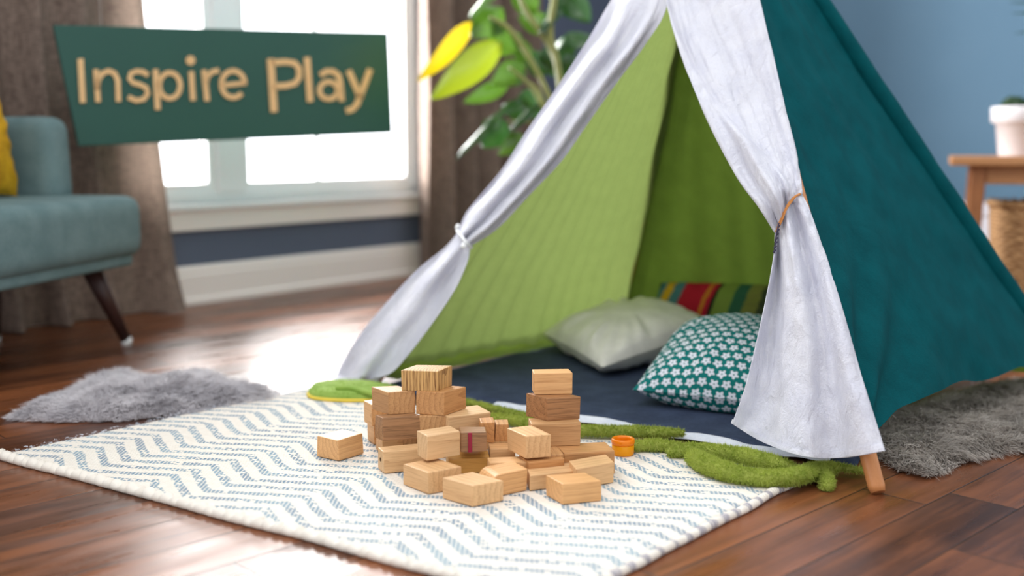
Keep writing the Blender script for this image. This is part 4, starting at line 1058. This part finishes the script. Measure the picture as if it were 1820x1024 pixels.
for bb in (.05, .34):
    mb = MB(); mb.add(*bevbox(tbox(.111, .61, bb, bb + .02, TH - .09, TH - .032), .003)); mb.build('apron', MT['table'], st)
for aa in (.075, .625):
    mb = MB(); mb.add(*bevbox(tbox(aa, aa + .02, .086, .33, TH - .09, TH - .032), .003)); mb.build('apron', MT['table_dark'], st)
# wicker basket on the floor under the table
bc = tp(.355, .205, 0); bh = .345; nb = 120
def basket_fn(u, v):
    a = 2 * math.pi * u; r = .200 + .02 * v
    ca, sa_ = math.cos(a), math.sin(a); k = (abs(ca) ** 3.2 + abs(sa_) ** 3.2) ** (-1 / 3.2)
    wv = .0045 * math.sin(a * 30 + math.pi * math.floor(v * 26)) * abs(math.sin(v * 26 * math.pi)) ** .5
    q = (r * k + wv)
    return bc + ta * (q * ca) + tb_ * (q * sa_ * .66) + UP * (.004 + bh * v)
V, F = grid(240, 104, basket_fn); UVb = [(u / 240 * 1.3, v / 104 * bh) for v in range(105) for u in range(241)]
bk_ = thing('wicker_basket', 'woven wicker basket on the floor under the side table', 'basket', bc)
mk('basket_body', V, F, MT['wicker'], bk_, uv=UVb)
mb = MB()
for ph in (0, math.pi):
    pts = []
    for k in range(97):
        a = 2 * math.pi * k / 96; ca, sa_ = math.cos(a), math.sin(a); kk = (abs(ca) ** 3.2 + abs(sa_) ** 3.2) ** (-1 / 3.2); q = .222 * kk + .006 * math.cos(a * 24 + ph)
        pts.append(bc + ta * (q * ca) + tb_ * (q * sa_ * .66) + UP * (bh + .004 + .007 * math.sin(a * 24 + ph)))
    mb.add(*tube(pts, .007, 7))
rm = mb.build('rim', MT['wicker'], bk_, True)
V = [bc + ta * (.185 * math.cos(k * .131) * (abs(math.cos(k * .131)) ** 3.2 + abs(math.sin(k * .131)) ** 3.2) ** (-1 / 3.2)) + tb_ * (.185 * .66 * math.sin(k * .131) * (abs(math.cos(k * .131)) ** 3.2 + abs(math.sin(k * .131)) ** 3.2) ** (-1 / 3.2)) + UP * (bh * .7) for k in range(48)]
mk('dark_inside', V, [tuple(range(48))], MT['dark'], bk_)  # flat dark sheet: shade in the basket opening put into colour
# white pot with small succulents
pc_ = aty(1812, 272, 3.62); pc_.z = TH
po = thing('potted_succulent', 'small green succulent in a white pot on the side table', 'plant pot', pc_)
V, F = lathe([(0.001, 0), (.064, 0), (.066, .003), (.080, .108), (.090, .110), (.095, .114), (.097, .16), (.095, .164), (.086, .164), (.084, .15), (.0, .148)], pc_, 48); mk('pot', V, F, MT['pot_white'], po)
V, F = lathe([(.083, .149), (.04, .153), (0.001, .154)], pc_, 32); mk('soil', V, F, MT['soil'], po)
for k, (dx, dy) in enumerate(((-.045, -.02), (.03, -.03), (0, .035), (.05, .03), (-.02, .0))):
    c0 = pc_ + Vector((dx, dy, .158)); mb = MB()
    for r_ in range(3):
        for j in range(8 - r_):
            a = 2 * math.pi * j / (8 - r_) + r_ * .5; el = .35 + .45 * r_; dd = Vector((math.cos(a) * math.cos(el), math.sin(a) * math.cos(el), math.sin(el)))
            mb.add(*tube([c0, c0 + dd * .016, c0 + dd * .030, c0 + dd * .042], [.005, .012, .010, .002], 7, 6))
    mb.build('rosette', MT['leaf'], po, True)
# spiky plant further along the table
sc_ = tp(.62, .22, TH); sp = thing('spiky_plant', 'spiky thin-leaved plant at the right edge above the side table', 'plant', sc_)
V, F = lathe([(0.001, 0), (.05, 0), (.065, .12), (.068, .13), (.058, .13), (.05, .11), (0.001, .11)], sc_, 32); mk('pot', V, F, MT['pot_grey'], sp)
def blade(p0, p1, p2, w):
    pts = [cr([p0, p1, p2], 2 * k / 14) for k in range(15)]; V, F = [], []
    for k, p in enumerate(pts):
        d = (pts[min(k + 1, 14)] - pts[max(k - 1, 0)]).normalized(); s_ = d.cross(Vector((0, -1, .2))).normalized(); ww = w * (1 - (k / 14) ** 2) + .0005
        V += [p - s_ * ww, p + s_ * ww]
    F = [(2 * k, 2 * k + 1, 2 * k + 3, 2 * k + 2) for k in range(14)]
    return V, F
st0 = sc_ + UP * .11
mb = MB(); mb.add(*tube([st0, st0 + UP * .25], [.012, .009], 10)); mb.build('stem', MT['stem'], sp, True)
tips = [aty(1793, 4, 3.62), aty(1797, 24, 3.58), aty(1802, 60, 3.6)]
cen = st0 + UP * .23
for q in tips: mb = MB(); mb.add(*blade(cen, cen.lerp(q, .5) + UP * .05, q, .010)); mb.build('leaf', MT['leaf'], sp, True)
for k in range(12):
    a = 2 * math.pi * k / 12 + .2
    if math.cos(a) < -.3: continue
    q = cen + Vector((math.cos(a) * .22, math.sin(a) * .18, .05 + .12 * R_.random())); mb = MB(); mb.add(*blade(cen, cen.lerp(q, .5) + UP * .05, q, .006)); mb.build('leaf', MT['leaf'], sp, True)
# white storage box behind the table
wb = aty(1712, 362, 4.15); 
q = Vector((wb.x - .10, wb.y, 0)); bx = thing('storage_box', 'white storage box on the floor between tent and side table', 'box', q + RD * .1 + UP * 0)
def sbx(a0, a1, b0, b1, h0, h1): return [q + RD * a + WD * b + UP * h for h in (h0, h1) for a, b in ((a0, b0), (a1, b0), (a1, b1), (a0, b1))]
ht = wb.z
mb = MB(); mb.add(*bevbox(sbx(0, .30, 0, .2, 0, ht - .04), .006)); mb.build('box_body', MT['white_box'], bx)
mb = MB(); mb.add(*bevbox(sbx(-.008, .308, -.008, .208, ht - .04, ht), .006)); mb.build('lid', MT['white_box'], bx)

# ================================================================== LIGHT, WORLD, CAMERA
def area(name, loc, target, sx, sy, power, col):
    ld = bpy.data.lights.new(name, 'AREA'); ld.shape = 'RECTANGLE'; ld.size = sx; ld.size_y = sy; ld.energy = power; ld.color = col
    o = bpy.data.objects.new(name, ld); C.objects.link(o); o.location = loc
    o.rotation_euler = (Vector(target) - Vector(loc)).to_track_quat('-Z', 'Y').to_euler(); return o
wc = wp((OA0 + OA1) / 2, 1.25, -.5)
area('window_daylight', wc, wp((OA0 + OA1) / 2, 1.0, 1.5), 1.7, 2.0, 320, (1.0, .985, .97))
area('top_fill', (-.2, 1.1, 2.5), (.1, 1.9, 0), 1.6, 1.2, 20, (1.0, .97, .94))  # added fill from overhead
w = bpy.data.worlds.new('daylight'); bpy.context.scene.world = w; w.use_nodes = True
nt = w.node_tree; bg = nt.nodes['Background']
tcn = nt.nodes.new('ShaderNodeTexCoord'); vm = nt.nodes.new('ShaderNodeVectorMath'); vm.operation = 'DOT_PRODUCT'
nt.links.new(tcn.outputs['Generated'], vm.inputs[0]); vm.inputs[1].default_value = (-WN.x, -WN.y, 0)
mr = nt.nodes.new('ShaderNodeMapRange'); mr.interpolation_type = 'SMOOTHSTEP'
for i, v in enumerate((.3, .8, 1.15, 5.0)): mr.inputs[1 + i].default_value = v
nt.links.new(vm.outputs['Value'], mr.inputs[0]); nt.links.new(mr.outputs[0], bg.inputs[1])
bg.inputs[0].default_value = (.93, .96, 1.0, 1)
cam = bpy.data.cameras.new('camera'); co = bpy.data.objects.new('camera', cam); C.objects.link(co)
co.location = CAM; co.rotation_euler = (math.pi / 2 - PITCH, 0, 0)
cam.sensor_width = 36; cam.lens = F_PX * 36 / 1820; cam.clip_start = .05
cam.dof.use_dof = True; cam.dof.focus_distance = 1.82; cam.dof.aperture_fstop = cam.lens / 24.0
sc = bpy.context.scene; sc.camera = co
sc.view_settings.view_transform = 'Standard'; sc.view_settings.look = 'None'; sc.view_settings.exposure = 0.0
sc.cycles.use_denoising = True; sc.cycles.max_bounces = 8; sc.cycles.sample_clamp_indirect = 6
